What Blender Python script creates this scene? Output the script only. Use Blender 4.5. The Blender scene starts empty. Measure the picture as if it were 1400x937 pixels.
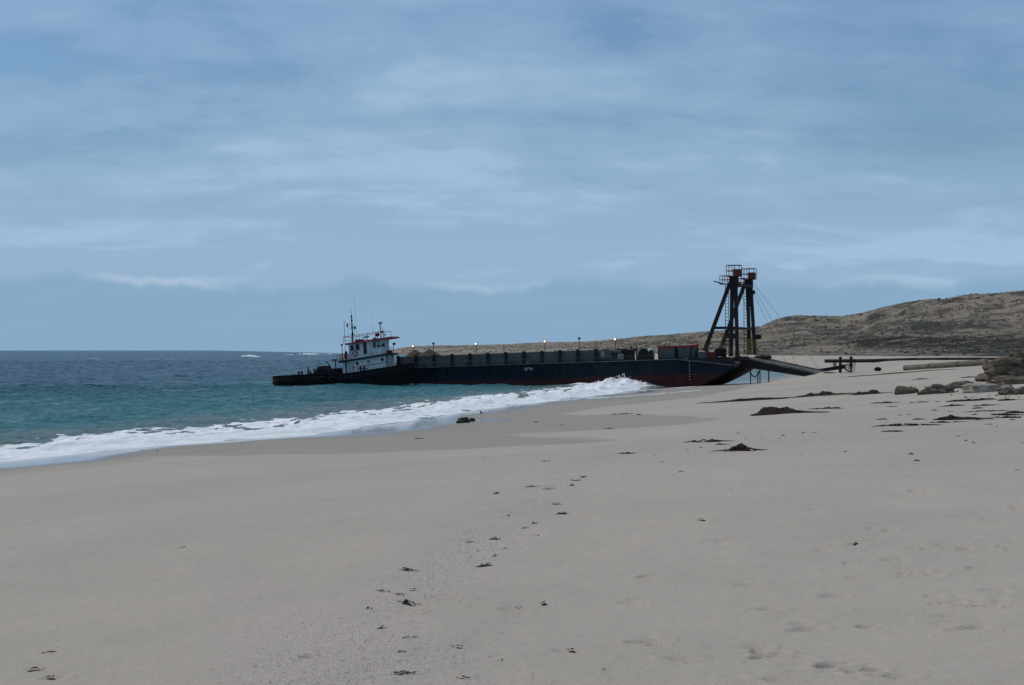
import bpy, bmesh, math, random
import numpy as np
from mathutils import Vector, Matrix

# ------------------------------------------------------------------ camera, sky, sun, exposure
scene = bpy.context.scene
COL = scene.collection
R = math.radians
FPX, CXP, HZ = 1944.4, 700.0, 479.0          # focal length in photo pixels, image centre, horizon row
CAMH = 5.3                                    # metres above the sea

cam_data = bpy.data.cameras.new('camera')
cam_data.lens = 50.0
cam_data.sensor_width = 36.0
cam_data.clip_start = 0.2
cam_data.clip_end = 60000
cam = bpy.data.objects.new('camera', cam_data)
COL.objects.link(cam)
cam.location = (0, 0, CAMH)
cam.rotation_euler = (R(90) + math.atan(10.5 / FPX), 0, 0)
scene.camera = cam

BANKY = 8.3
SUN_EL, SUN_AZ = 57.0, 290.0                  # azimuth measured clockwise from +Y (the view direction)
world = bpy.data.worlds.new('World')
scene.world = world
world.use_nodes = True
wn, wl = world.node_tree.nodes, world.node_tree.links
wn.clear()
def N(nodes, kind, **kw):
    n = nodes.new(kind)
    for k, v in kw.items():
        setattr(n, k, v)
    return n
w_out = N(wn, 'ShaderNodeOutputWorld')
w_bg = N(wn, 'ShaderNodeBackground'); w_bg.inputs['Strength'].default_value = 0.1
w_sky = N(wn, 'ShaderNodeTexSky', sky_type='NISHITA', sun_disc=False)
w_sky.sun_elevation = R(SUN_EL); w_sky.sun_rotation = R(SUN_AZ)
w_sky.air_density = 1.3; w_sky.dust_density = 0.7; w_sky.ozone_density = 2.0
w_tc = N(wn, 'ShaderNodeTexCoord')
w_sep = N(wn, 'ShaderNodeSeparateXYZ'); wl.new(w_tc.outputs['Generated'], w_sep.inputs[0])
def wmath(op, a, b=None, c=None, clamp=False):
    n = N(wn, 'ShaderNodeMath', operation=op, use_clamp=clamp)
    for i, v in enumerate((a, b, c)):
        if v is None: continue
        if hasattr(v, 'links'): wl.new(v, n.inputs[i])
        else: n.inputs[i].default_value = v
    return n.outputs[0]
def wramp(fac, stops):
    n = N(wn, 'ShaderNodeValToRGB'); wl.new(fac, n.inputs[0])
    e = n.color_ramp.elements
    while len(e) < len(stops): e.new(0.5)
    for el, (p, c) in zip(e, stops):
        el.position = p; el.color = (c, c, c, 1) if not isinstance(c, tuple) else (*c, 1)
    n.color_ramp.interpolation = 'EASE'
    return n.outputs[0]
def wmix(fac, a, b):
    n = N(wn, 'ShaderNodeMix', data_type='RGBA')
    if hasattr(fac, 'links'): wl.new(fac, n.inputs[0])
    else: n.inputs[0].default_value = fac
    for i, v in ((6, a), (7, b)):
        if hasattr(v, 'links'): wl.new(v, n.inputs[i])
        else: n.inputs[i].default_value = (*v, 1)
    return n.outputs[2]
zc = wmath('MAXIMUM', w_sep.outputs['Z'], 0.0)
zd = wmath('ADD', zc, 0.22)
px_ = wmath('DIVIDE', w_sep.outputs['X'], zd)
py_ = wmath('DIVIDE', w_sep.outputs['Y'], zd)
w_comb = N(wn, 'ShaderNodeCombineXYZ')
wl.new(px_, w_comb.inputs[0]); wl.new(py_, w_comb.inputs[1])
def wnoise(scale, loc, rot, detail, rough, size, dist=0.0):
    m = N(wn, 'ShaderNodeMapping'); wl.new(w_comb.outputs[0], m.inputs[0])
    m.inputs['Location'].default_value = loc
    m.inputs['Rotation'].default_value = (0, 0, R(rot))
    m.inputs['Scale'].default_value = scale
    n = N(wn, 'ShaderNodeTexNoise'); wl.new(m.outputs[0], n.inputs['Vector'])
    n.inputs['Scale'].default_value = size; n.inputs['Detail'].default_value = detail
    n.inputs['Roughness'].default_value = rough; n.inputs['Distortion'].default_value = dist
    return n.outputs['Fac']
cl_big = wnoise((0.95, 1.0, 1), (3.1, 0.4, 0), 12, 6, 0.52, 1.45, 0.35)
cl_mid = wnoise((0.8, 1.15, 1), (7.7, 2.2, 0), -9, 6, 0.58, 4.4, 0.3)
cl_streak = wnoise((0.22, 1.3, 1), (1.7, 5.1, 0), 5, 4, 0.5, 3.0, 0.3)
mixn = wmath('ADD', wmath('MULTIPLY', cl_big, 0.55), wmath('ADD', wmath('MULTIPLY', cl_mid, 0.25), wmath('MULTIPLY', cl_streak, 0.20)))
cover = wmath('MAXIMUM', wramp(mixn, [(0.36, 0.0), (0.46, 0.7), (0.56, 1.0)]), wramp(zc, [(0.10, 1.0), (0.20, 0.0)]))
shade = wramp(wmath('ADD', wmath('MULTIPLY', cl_big, 0.42), wmath('ADD', wmath('MULTIPLY', cl_mid, 0.33), wmath('MULTIPLY', cl_streak, 0.25))),
              [(0.39, 0.0), (0.5, 0.6), (0.60, 1.0)])
CLD_DARK, CLD_LIGHT = (1.62, 2.75, 4.25), (3.15, 4.5, 6.05)     # radiance of the thin cloud sheet before the 0.1 strength
shade = wmath('MAXIMUM', shade, wramp(zc, [(0.07, 0.62), (0.17, 0.12)]))          # the sheet evens out towards the horizon
cloud = wmix(shade, CLD_DARK, CLD_LIGHT)
gap = N(wn, 'ShaderNodeVectorMath', operation='DOT_PRODUCT'); wl.new(w_tc.outputs['Generated'], gap.inputs[0])
gap.inputs[1].default_value = Vector((0.345, 1.0, 0.285)).normalized()          # a thin place in the cloud sheet, up to the right
thin = wramp(wmath('MULTIPLY', wmath('SUBTRACT', gap.outputs['Value'], 0.98), 50.0, clamp=True), [(0.1, 1.0), (0.9, 0.25)])
cover = wmath('MULTIPLY', cover, wmath('MAXIMUM', thin, wmath('MULTIPLY', cl_mid, 0.9)))
cover = wmath('MULTIPLY', cover, wramp(zc, [(0.07, 1.0), (0.30, 0.72)]))
clear = wmix(1.0, w_sky.outputs[0], (0.44, 0.58, 0.74)); clear.node.blend_type = 'MULTIPLY'     # deep blue between the clouds
sky_cl = wmix(wmath('MULTIPLY', cover, 0.95), clear, cloud)
# the far bank of low cloud along the horizon, with a puffy upper edge
w_az = wmath('ARCTAN2', w_sep.outputs['X'], w_sep.outputs['Y'])
w_c2 = N(wn, 'ShaderNodeCombineXYZ'); wl.new(wmath('MULTIPLY', w_az, 14.0), w_c2.inputs[0]); w_c2.inputs[1].default_value = BANKY
bn = N(wn, 'ShaderNodeTexNoise'); wl.new(w_c2.outputs[0], bn.inputs['Vector'])
bn.inputs['Scale'].default_value = 1.0; bn.inputs['Detail'].default_value = 6; bn.inputs['Roughness'].default_value = 0.6
edge = wmath('ADD', 0.034, wmath('MULTIPLY', bn.outputs['Fac'], 0.030))
below = wmath('SUBTRACT', edge, w_sep.outputs['Z'])
bank = wramp(wmath('ADD', wmath('MULTIPLY', below, 75.0), 0.5, clamp=True), [(0.30, 0.0), (0.75, 1.0)])
rim = wramp(wmath('MULTIPLY', below, 60.0, clamp=True), [(0.0, 1.0), (0.45, 0.0)])
pn = N(wn, 'ShaderNodeTexNoise'); wl.new(w_c2.outputs[0], pn.inputs['Vector']); pn.inputs['Scale'].default_value = 0.45; pn.inputs['Detail'].default_value = 2
puff = wramp(pn.outputs['Fac'], [(0.5, 0.12), (0.66, 1.0)])
bank_col = wmix(wmath('MULTIPLY', rim, puff), (2.05, 3.35, 4.75), (3.9, 4.95, 6.2))
final_sky = wmix(wmath('MULTIPLY', bank, 0.85), sky_cl, bank_col)
wl.new(final_sky, w_bg.inputs['Color']); wl.new(w_bg.outputs[0], w_out.inputs[0])

sun_data = bpy.data.lights.new('sun', 'SUN')
sun_data.energy = 1.5; sun_data.angle = R(18); sun_data.color = (1.0, 0.92, 0.80)
sun = bpy.data.objects.new('sun', sun_data); COL.objects.link(sun)
sdir = Vector((math.sin(R(SUN_AZ)) * math.cos(R(SUN_EL)), math.cos(R(SUN_AZ)) * math.cos(R(SUN_EL)), math.sin(R(SUN_EL))))
sun.rotation_euler = sdir.to_track_quat('Z', 'Y').to_euler()
sun.location = sdir * 300

scene.view_settings.view_transform = 'Standard'
scene.view_settings.look = 'None'
scene.view_settings.exposure = 0.22
scene.view_settings.gamma = 1.0
scene.view_settings.use_curve_mapping = False
scene.render.engine = 'CYCLES'
scene.cycles.use_denoising = True
scene.cycles.max_bounces = 5
scene.cycles.sample_clamp_indirect = 6

# ------------------------------------------------------------------ numpy noise
def _hash(ix, iy, seed):
    h = (ix.astype(np.int64) * 374761393 + iy.astype(np.int64) * 668265263 + seed * 974634777) & 0xFFFFFFFF
    h = ((h ^ (h >> 13)) * 1274126177) & 0xFFFFFFFF
    return (h ^ (h >> 16)) & 0xFFFF
def pnoise(x, y, seed=0):
    x = np.asarray(x, float); y = np.asarray(y, float)
    x0 = np.floor(x); y0 = np.floor(y); fx = x - x0; fy = y - y0
    u = fx * fx * fx * (fx * (fx * 6 - 15) + 10); v = fy * fy * fy * (fy * (fy * 6 - 15) + 10)
    def g(ox, oy):
        a = _hash(x0 + ox, y0 + oy, seed) * (2 * math.pi / 65536)
        return np.cos(a) * (fx - ox) + np.sin(a) * (fy - oy)
    a = g(0, 0) * (1 - u) + g(1, 0) * u
    b = g(0, 1) * (1 - u) + g(1, 1) * u
    return (a * (1 - v) + b * v) * 1.5
def fbm(x, y, seed=0, octv=4, gain=0.5):
    t = 0; amp = 1.0; f = 1.0
    for i in range(octv):
        t = t + amp * pnoise(np.asarray(x) * f + 17.3 * i, np.asarray(y) * f - 9.1 * i, seed + i)
        amp *= gain; f *= 2.03
    return t
def sstep(a, b, x):
    t = np.clip((np.asarray(x, float) - a) / (b - a), 0, 1)
    return t * t * (3 - 2 * t)

# ------------------------------------------------------------------ mesh helpers
def link(o, parent=None):
    COL.objects.link(o)
    if parent: o.parent = parent
    return o
def mesh_obj(name, verts, faces, mat, parent=None, smooth=False):
    me = bpy.data.meshes.new(name)
    me.from_pydata([tuple(v) for v in verts], [], faces)
    me.update()
    me.materials.append(mat)
    if smooth: me.polygons.foreach_set('use_smooth', [True] * len(me.polygons))
    return link(bpy.data.objects.new(name, me), parent)
def grid_obj(name, X, Y, Z, mat, keep=None, attrs=None, smooth=True):
    nr, nc = X.shape
    idx = np.arange(nr * nc).reshape(nr, nc)
    q = np.stack([idx[:-1, :-1], idx[:-1, 1:], idx[1:, 1:], idx[1:, :-1]], -1).reshape(-1, 4)
    if keep is not None:
        k = (keep[:-1, :-1] | keep[:-1, 1:] | keep[1:, 1:] | keep[1:, :-1]).reshape(-1)
        q = q[k]
    used = np.zeros(nr * nc, bool); used[q.reshape(-1)] = True
    remap = np.cumsum(used) - 1
    co = np.stack([X, Y, Z], -1).reshape(-1, 3)[used]
    q = remap[q]
    me = bpy.data.meshes.new(name)
    me.vertices.add(len(co)); me.vertices.foreach_set('co', co.astype(np.float32).reshape(-1))
    me.loops.add(q.size); me.loops.foreach_set('vertex_index', q.astype(np.int32).reshape(-1))
    me.polygons.add(len(q))
    me.polygons.foreach_set('loop_start', np.arange(0, q.size, 4, dtype=np.int32))
    me.polygons.foreach_set('loop_total', np.full(len(q), 4, dtype=np.int32))
    me.update(calc_edges=True)
    me.polygons.foreach_set('use_smooth', np.full(len(q), smooth))
    for an, arr in (attrs or {}).items():
        if arr.ndim == 3:
            a = me.attributes.new(an, 'FLOAT_COLOR', 'POINT')
            rgba = np.ones((len(co), 4), np.float32); rgba[:, :3] = arr.reshape(-1, 3)[used]
            a.data.foreach_set('color', rgba.reshape(-1))
        else:
            a = me.attributes.new(an, 'FLOAT', 'POINT')
            a.data.foreach_set('value', arr.reshape(-1)[used].astype(np.float32))
    me.materials.append(mat)
    return link(bpy.data.objects.new(name, me))
def empty(name, loc=(0, 0, 0), rot=(0, 0, 0), parent=None):
    o = bpy.data.objects.new(name, None)
    o.location = loc; o.rotation_euler = rot; o.empty_display_size = 0.5
    return link(o, parent)
def tag(o, label=None, cat=None, group=None, kind=None):
    if label: o['label'] = label
    if cat: o['category'] = cat
    if group: o['group'] = group
    if kind: o['kind'] = kind
    return o

class MB:
    """collects simple solids; build() links them as one mesh object"""
    def __init__(s): s.v, s.f, s.sm = [], [], False
    def _add(s, v, f):
        b = len(s.v); s.v += [tuple(p) for p in v]; s.f += [tuple(i + b for i in q) for q in f]
        return s
    def box(s, x0, x1, y0, y1, z0, z1):
        return s._add([(x0,y0,z0),(x1,y0,z0),(x1,y1,z0),(x0,y1,z0),(x0,y0,z1),(x1,y0,z1),(x1,y1,z1),(x0,y1,z1)],
                      [(0,3,2,1),(4,5,6,7),(0,1,5,4),(1,2,6,5),(2,3,7,6),(3,0,4,7)])
    def hexa(s, p):       # eight corners: bottom ring, top ring
        return s._add(p, [(0,3,2,1),(4,5,6,7),(0,1,5,4),(1,2,6,5),(2,3,7,6),(3,0,4,7)])
    def prism(s, prof, y0, y1):     # prof: (x, z) outline, extruded along y
        n = len(prof)
        v = [(x, y0, z) for x, z in prof] + [(x, y1, z) for x, z in prof]
        f = [tuple(range(n)), tuple(range(2 * n - 1, n - 1, -1))]
        f += [(i, i + n, (i + 1) % n + n, (i + 1) % n) for i in range(n)]
        return s._add(v, f)
    def beam(s, p0, p1, w, h=None, w1=None, h1=None, up=(0, 0, 1)):   # rectangular bar, may taper
        h = w if h is None else h; w1 = w if w1 is None else w1; h1 = h if h1 is None else h1
        p0, p1 = Vector(p0), Vector(p1); d = (p1 - p0).normalized(); u = Vector(up)
        if abs(d.dot(u)) > 0.95: u = Vector((1, 0, 0))
        a = d.cross(u).normalized(); b = a.cross(d).normalized()
        ring = lambda p, w, h: [p - a*w/2 - b*h/2, p + a*w/2 - b*h/2, p + a*w/2 + b*h/2, p - a*w/2 + b*h/2]
        return s.hexa(ring(p0, w, h) + ring(p1, w1, h1))
    def cyl(s, p0, p1, r0, r1=None, n=10):
        r1 = r0 if r1 is None else r1
        return s.tube([p0, p1], [r0, r1], n)
    def tube(s, pts, r, n=6, cap=True):
        pts = [Vector(p) for p in pts]; rs = r if isinstance(r, (list, tuple)) else [r] * len(pts)
        v, f = [], []
        for i, p in enumerate(pts):
            d = (pts[min(i + 1, len(pts) - 1)] - pts[max(i - 1, 0)]).normalized()
            u = Vector((0, 0, 1)) if abs(d.z) < 0.95 else Vector((1, 0, 0))
            a = d.cross(u).normalized(); b = a.cross(d)
            v += [p + (a * math.cos(t) + b * math.sin(t)) * rs[i] for t in (2 * math.pi * k / n for k in range(n))]
        for i in range(len(pts) - 1):
            for k in range(n):
                f.append((i*n + k, i*n + (k+1) % n, (i+1)*n + (k+1) % n, (i+1)*n + k))
        if cap: f += [tuple(range(n - 1, -1, -1)), tuple(range((len(pts)-1)*n, len(pts)*n))]
        return s._add(v, f)
    def torus(s, c, ax, R_, r, n=20, m=8):
        ax = Vector(ax).normalized(); u = ax.orthogonal().normalized(); w = ax.cross(u); c = Vector(c)
        v, f = [], []
        for i in range(n):
            t = 2*math.pi*i/n; d = u*math.cos(t) + w*math.sin(t)
            for j in range(m):
                q = 2*math.pi*j/m
                v.append(c + d*(R_ + r*math.cos(q)) + ax*r*math.sin(q))
        for i in range(n):
            for j in range(m):
                f.append((i*m + j, ((i+1) % n)*m + j, ((i+1) % n)*m + (j+1) % m, i*m + (j+1) % m))
        return s._add(v, f)
    def ball(s, c, r, sx=1, sy=1, sz=1, n=10, m=7):
        v, f = [], []
        for i in range(1, m):
            t = math.pi*i/m
            for j in range(n):
                p = 2*math.pi*j/n
                v.append((c[0]+r*sx*math.sin(t)*math.cos(p), c[1]+r*sy*math.sin(t)*math.sin(p), c[2]+r*sz*math.cos(t)))
        top = len(v); v.append((c[0], c[1], c[2]+r*sz)); v.append((c[0], c[1], c[2]-r*sz))
        for i in range(m-2):
            for j in range(n):
                f.append((i*n+j, (i+1)*n+j, (i+1)*n+(j+1) % n, i*n+(j+1) % n))
        for j in range(n):
            f.append((top, j, (j+1) % n)); f.append((top+1, (m-2)*n+(j+1) % n, (m-2)*n+j))
        return s._add(v, f)
    def build(s, name, mat, parent=None, smooth=False, bevel=0):
        o = mesh_obj(name, s.v, s.f, mat, parent, smooth)
        bm = bmesh.new(); bm.from_mesh(o.data)
        bmesh.ops.recalc_face_normals(bm, faces=bm.faces)
        bm.to_mesh(o.data); bm.free()
        if bevel:
            m = o.modifiers.new('bevel', 'BEVEL'); m.width = bevel; m.segments = 2; m.limit_method = 'ANGLE'
        return o

# ------------------------------------------------------------------ materials
def new_mat(name):
    m = bpy.data.materials.new(name); m.use_nodes = True
    nt = m.node_tree; nt.nodes.clear()
    return m, nt.nodes, nt.links
class NT:
    def __init__(s, name):
        s.m, s.n, s.l = new_mat(name)
        s.out = s.n.new('ShaderNodeOutputMaterial')
        s.tc = s.n.new('ShaderNodeTexCoord'); s.geo = s.n.new('ShaderNodeNewGeometry')
    def put(s, sock, v):
        if hasattr(v, 'links'): s.l.new(v, sock)
        elif isinstance(v, (tuple, list)) and len(v) == 3 and sock.type == 'RGBA': sock.default_value = (*v, 1)
        else: sock.default_value = v
    def math(s, op, a, b=None, c=None, clamp=False):
        n = N(s.n, 'ShaderNodeMath', operation=op, use_clamp=clamp)
        for i, v in enumerate((a, b, c)):
            if v is not None: s.put(n.inputs[i], v)
        return n.outputs[0]
    def noise(s, vec, scale, detail=4, rough=0.55, stretch=None, dist=0, loc=None, color=False):
        if stretch or loc:
            mp = s.n.new('ShaderNodeMapping'); s.l.new(vec, mp.inputs[0])
            if stretch: mp.inputs['Scale'].default_value = stretch
            if loc: mp.inputs['Location'].default_value = loc
            vec = mp.outputs[0]
        n = s.n.new('ShaderNodeTexNoise'); s.l.new(vec, n.inputs['Vector'])
        n.inputs['Scale'].default_value = scale; n.inputs['Detail'].default_value = detail
        n.inputs['Roughness'].default_value = rough; n.inputs['Distortion'].default_value = dist
        return n.outputs['Color' if color else 'Fac']
    def ramp(s, fac, a, b, lo=0.0, hi=1.0):
        n = N(s.n, 'ShaderNodeMapRange', interpolation_type='SMOOTHSTEP')
        s.put(n.inputs[0], fac); n.inputs[1].default_value = a; n.inputs[2].default_value = b
        n.inputs[3].default_value = lo; n.inputs[4].default_value = hi
        return n.outputs[0]
    def mix(s, fac, a, b, mode='MIX'):
        n = N(s.n, 'ShaderNodeMix', data_type='RGBA', blend_type=mode)
        s.put(n.inputs[0], fac); s.put(n.inputs[6], a); s.put(n.inputs[7], b)
        return n.outputs[2]
    def attr(s, name, out='Fac'):
        n = N(s.n, 'ShaderNodeAttribute', attribute_name=name)
        return n.outputs[out]
    def bump(s, h, strength=0.5, dist=0.02, normal=None):
        n = s.n.new('ShaderNodeBump'); s.put(n.inputs['Height'], h)
        n.inputs['Strength'].default_value = strength; n.inputs['Distance'].default_value = dist
        if normal is not None: s.l.new(normal, n.inputs['Normal'])
        return n.outputs[0]
    def bsdf(s, color, rough=0.7, metallic=0.0, normal=None, spec=0.5, ior=None):
        b = s.n.new('ShaderNodeBsdfPrincipled')
        s.put(b.inputs['Base Color'], color); s.put(b.inputs['Roughness'], rough); s.put(b.inputs['Metallic'], metallic)
        s.put(b.inputs['Specular IOR Level'], spec)
        if ior: b.inputs['IOR'].default_value = ior
        if normal is not None: s.l.new(normal, b.inputs['Normal'])
        return b
    def finish(s, sh):
        s.l.new(sh.outputs[0], s.out.inputs[0]); return s.m

RUST = (0.11, 0.045, 0.02)
def paint(name, col, rough=0.55, wear=0.35, rust=0.15, scale=1.0, streak=True, metallic=0.0, spec=0.18):
    t = NT(name); oc = t.tc.outputs['Object']
    n1 = t.noise(oc, 0.9 * scale, 6, 0.6)
    n2 = t.noise(oc, 2.6 * scale, 5, 0.6, stretch=(1.6, 1.6, 0.25) if streak else (1, 1, 1), loc=(3, 7, 1))
    n3 = t.noise(oc, 9 * scale, 4, 0.6)
    c = t.mix(t.ramp(n1, 0.3, 0.75), tuple(x * (1 - 0.55 * wear) for x in col), tuple(min(1, x * (1 + 0.3 * wear)) for x in col))
    c = t.mix(t.math('MULTIPLY', t.ramp(n2, 0.52, 0.72), 0.45 * wear), c, tuple(x * 0.45 for x in col))
    if rust:
        rf = t.ramp(t.math('ADD', t.math('MULTIPLY', n2, 0.6), t.math('MULTIPLY', n3, 0.4)), 0.60 - 0.16 * rust, 0.74 - 0.16 * rust)
        c = t.mix(t.math('MULTIPLY', rf, min(1.0, 0.4 + rust)), c, RUST)
    b = t.bsdf(c, t.ramp(n3, 0.2, 0.8, rough - 0.1, min(1, rough + 0.15)), metallic, t.bump(n3, 0.25, 0.02), spec)
    return t.finish(b)

# ------------------------------------------------------------------ the lie of the land
# shoreline in plan (metres, sea on the left-hand side walking away from the camera)
SHORE = np.array([(-140, -170), (-88, -70), (-56, 0), (-38, 38), (-24.5, 68), (-20.5, 78), (-16.5, 84), (-13.2, 89), (-10.6, 98), (-7.4, 107),
                  (-4.2, 124), (0.8, 140), (8.0, 161), (14.0, 182), (19.0, 201), (26, 213), (34, 226), (46, 260), (60, 310), (72, 365), (74, 410), (66, 460),
                  (50, 550), (36, 700), (20, 900), (-20, 1200), (-100, 1700), (-170, 1900), (-300, 2500)], float)
def shore_sd(x, y):
    """signed distance to the shoreline (positive inland) and the arc length along it"""
    x = np.asarray(x, float); y = np.asarray(y, float)
    best = np.full(x.shape, 1e18); sgn = np.zeros(x.shape); arc = np.zeros(x.shape); acc = 0.0
    for (ax, ay), (bx, by) in zip(SHORE[:-1], SHORE[1:]):
        dx, dy = bx - ax, by - ay; L2 = dx*dx + dy*dy; L = math.sqrt(L2)
        t = np.clip(((x - ax)*dx + (y - ay)*dy) / L2, 0, 1)
        qx, qy = x - ax - t*dx, y - ay - t*dy
        d = qx*qx + qy*qy; m = d < best
        best = np.where(m, d, best)
        sgn = np.where(m, np.where(dx*(y - ay) - dy*(x - ax) > 0, -1.0, 1.0), sgn)
        arc = np.where(m, acc + t*L, arc); acc += L
    return sgn * np.sqrt(best), arc
PROF_S = np.array([-60, -20, -8, 0, 5, 10, 16, 24, 31, 38, 46, 60, 90, 140, 400])
PROF_Z = np.array([-4, -1.6, -.5, 0, .14, .36, .80, 1.50, 2.15, 2.85, 3.45, 3.70, 3.75, 3.75, 3.9])
B0 = np.array([26.6, 203.0]); YAW = R(23)                 # barge: near-side point at the foot of the bow rake, heading
A2 = np.array([math.cos(YAW), -math.sin(YAW)]); N2 = np.array([math.sin(YAW), math.cos(YAW)])
def base_height(x, y):
    s, l = shore_sd(x, y)
    D = np.hypot(x, y)
    z = np.interp(s * (1 + 1.1 * sstep(205, 265, D)), PROF_S, PROF_Z)
    z = np.where(z > 0, z * (1 - 0.33 * sstep(190, 460, D)), z)
    u = (x - B0[0])*A2[0] + (y - B0[1])*A2[1]; v = (x - B0[0])*N2[0] + (y - B0[1])*N2[1]
    z = z + 1.15 * np.exp(-((u - 19)/5.5)**2 - ((v - 7)/9)**2)            # sand pushed up at the foot of the ramp
    z = z + 0.12 * np.exp(-((x - 22)/6.0)**2 - ((y - 78)/12.0)**2)         # low swell of sand round the rocks
    z = z + sstep(2, 14, s) * (0.07 * pnoise(x/9.0, y/13.0, 5) + 0.025 * pnoise(x/2.7, y/3.4, 6))
    return z, s, l
def H1(x, y):
    z, _, _ = base_height(np.array([x], float), np.array([y], float)); return float(z[0])
def ground(px, py):
    """the point of the sand that the photo pixel looks at"""
    dx, dz = (px - CXP) / FPX, -(py - HZ) / FPX
    t = np.concatenate([np.arange(4, 60, 0.15), np.arange(60, 300, 0.4), np.arange(300, 1200, 2)])
    z, _, _ = base_height(dx * t, t)
    below = np.nonzero(CAMH + dz * t <= z)[0]
    k = t[below[0]] if len(below) else 400.0
    return np.array([dx * k, k, H1(dx * k, k)])

# ------------------------------------------------------------------ beach
def in_poly(x, y, P):
    c = np.zeros(x.shape, bool); n = len(P); dmin = np.full(x.shape, 1e18)
    for i in range(n):
        ax, ay = P[i]; bx, by = P[(i + 1) % n]
        with np.errstate(divide='ignore', invalid='ignore'):
            cr = ((ay > y) != (by > y)) & (x < (bx - ax)*(y - ay)/(by - ay + 1e-12) + ax)
        c ^= cr
        L2 = (bx-ax)**2 + (by-ay)**2 + 1e-9
        t = np.clip(((x-ax)*(bx-ax) + (y-ay)*(by-ay))/L2, 0, 1)
        dmin = np.minimum(dmin, np.hypot(x - ax - t*(bx-ax), y - ay - t*(by-ay)))
    return np.where(c, dmin, -dmin)
DAMP_PX = [(-120, 642), (0, 633), (120, 627), (240, 623), (360, 622), (480, 620), (600, 616), (740, 609), (815, 605), (846, 602), (815, 599), (730, 597), (700, 594),
           (760, 591), (860, 586), (930, 581), (972, 576), (980, 573), (950, 569), (890, 567), (845, 566), (800, 568), (770, 566), (830, 556), (900, 549), (960, 542), (1010, 533), (1062, 519)]
damp_poly = [tuple(ground(*p)[:2]) for p in DAMP_PX] + [(60, 300), (-60, 300), (-120, 60), (-90, -20)]

def polar(az, r):
    A, RR = np.meshgrid(az, r); return RR * np.sin(A), RR * np.cos(A)
FX = R(21.5)
az_s = np.concatenate([np.linspace(-1.25, -FX, 34)[:-1], np.linspace(-FX, FX, 640), np.linspace(FX, 1.25, 34)[1:]])
r_s = np.concatenate([1/np.linspace(1/0.8, 1/5.5, 14)[:-1], 1/np.linspace(1/5.5, 1/30.0, 330)[:-1], np.geomspace(30, 260, 300)[:-1], np.geomspace(260, 1150, 60)])
XS, YS = polar(az_s, r_s)
ZS, SS, LS = base_height(XS, YS)
RS = np.hypot(XS, YS)
near = 1 - sstep(25, 60, RS)
dry = sstep(12, 26, SS)
ZS = ZS + near * dry * (0.012 * fbm(XS/0.9, YS/0.9, 21, 3) + 0.0045 * fbm(XS/0.16, YS/0.16, 25, 2))
# trodden places: prints and scuffs, each a dent with a low rim
rng = random.Random(11)
prints = [(880,790),(889,793),(860,829),(868,823),(884,880),(896,885),(1040,835),(1052,838),(1092,857),(1104,862),(1011,800),(1022,801),(1130,753),(1171,743),(1188,741),
          (1160,772),(1165,793),(1250,752),(1268,751),(1285,750),(1300,750),(1320,750),(1372,751),(1390,752),(1240,787),(1258,784),(1275,785),(1243,793),(1220,765),(1230,767),
          (1330,777),(1340,778),(1275,818),(1288,829),(1312,826),(1325,830),(1342,830),(1325,861),(1340,862),(1362,812),(1030,891),(1040,893),(1050,906),(1128,918),(1140,918),(1180,925),
          (1195,920),(1380,696),(1392,698),(1350,713),(1362,715),(1335,733),(1376,736),(1215,727),(1190,725),(1290,843),(960,712),(780,891),(1060,934),(1220,930),(1075,905),(700,836),(706,837),
          (600,816),(612,818),(430,898),(52,919),(70,897),(75,927),(250,750),(1110,698),(1250,672),(1005,668),(980,742),(1140,815),(1185,860),(930,905)]
for q, (px, py) in enumerate(prints):
    g = ground(px, py); d = math.hypot(g[0], g[1]); L = 0.12 * rng.uniform(.6, 1.25); W = 0.055 * rng.uniform(.8, 1.3); th = rng.uniform(-.6, .6)
    m = (np.abs(XS - g[0]) < .6) & (np.abs(YS - g[1]) < .6)
    if not m.any(): continue
    dx, dy = XS[m] - g[0], YS[m] - g[1]
    a = (dx*math.cos(th) + dy*math.sin(th)) / L; b = (-dx*math.sin(th) + dy*math.cos(th)) / W
    e = np.sqrt(a*a + b*b) * (1 + .35 * pnoise(dx*9 + q*7, dy*9, 3))
    dep = rng.uniform(.018, .040)
    ZS[m] += -dep * (1 - sstep(0.45, 1.05, e)) + dep * .22 * np.exp(-((e - 1.3)/.28)**2)
for px, py, rx, ry, amp in [(1325, 828, .35, .25, .022), (1130, 655, .4, .3, .012), (1380, 752, .4, .2, .014), (1250, 787, .4, .2, .014)]:
    g = ground(px, py); m = (np.abs(XS - g[0]) < 1.6) & (np.abs(YS - g[1]) < 1.6)
    e = np.exp(-((XS[m]-g[0])/rx)**2 - ((YS[m]-g[1])/ry)**2)
    ZS[m] += amp * e * fbm(XS[m]/.12, YS[m]/.12, 31, 3)
jit = 0.9 * fbm(XS/5, YS/9, 41, 3)
damp = sstep(-0.35, 0.55, in_poly(XS, YS, damp_poly) + 0.5 * jit)
damp = np.maximum(damp, 1 - sstep(4, 10, SS + 2 * jit))
wet = 1 - sstep(2.6, 6.0, SS + 4.2 * fbm(LS/20, SS/14, 43, 3))
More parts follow.
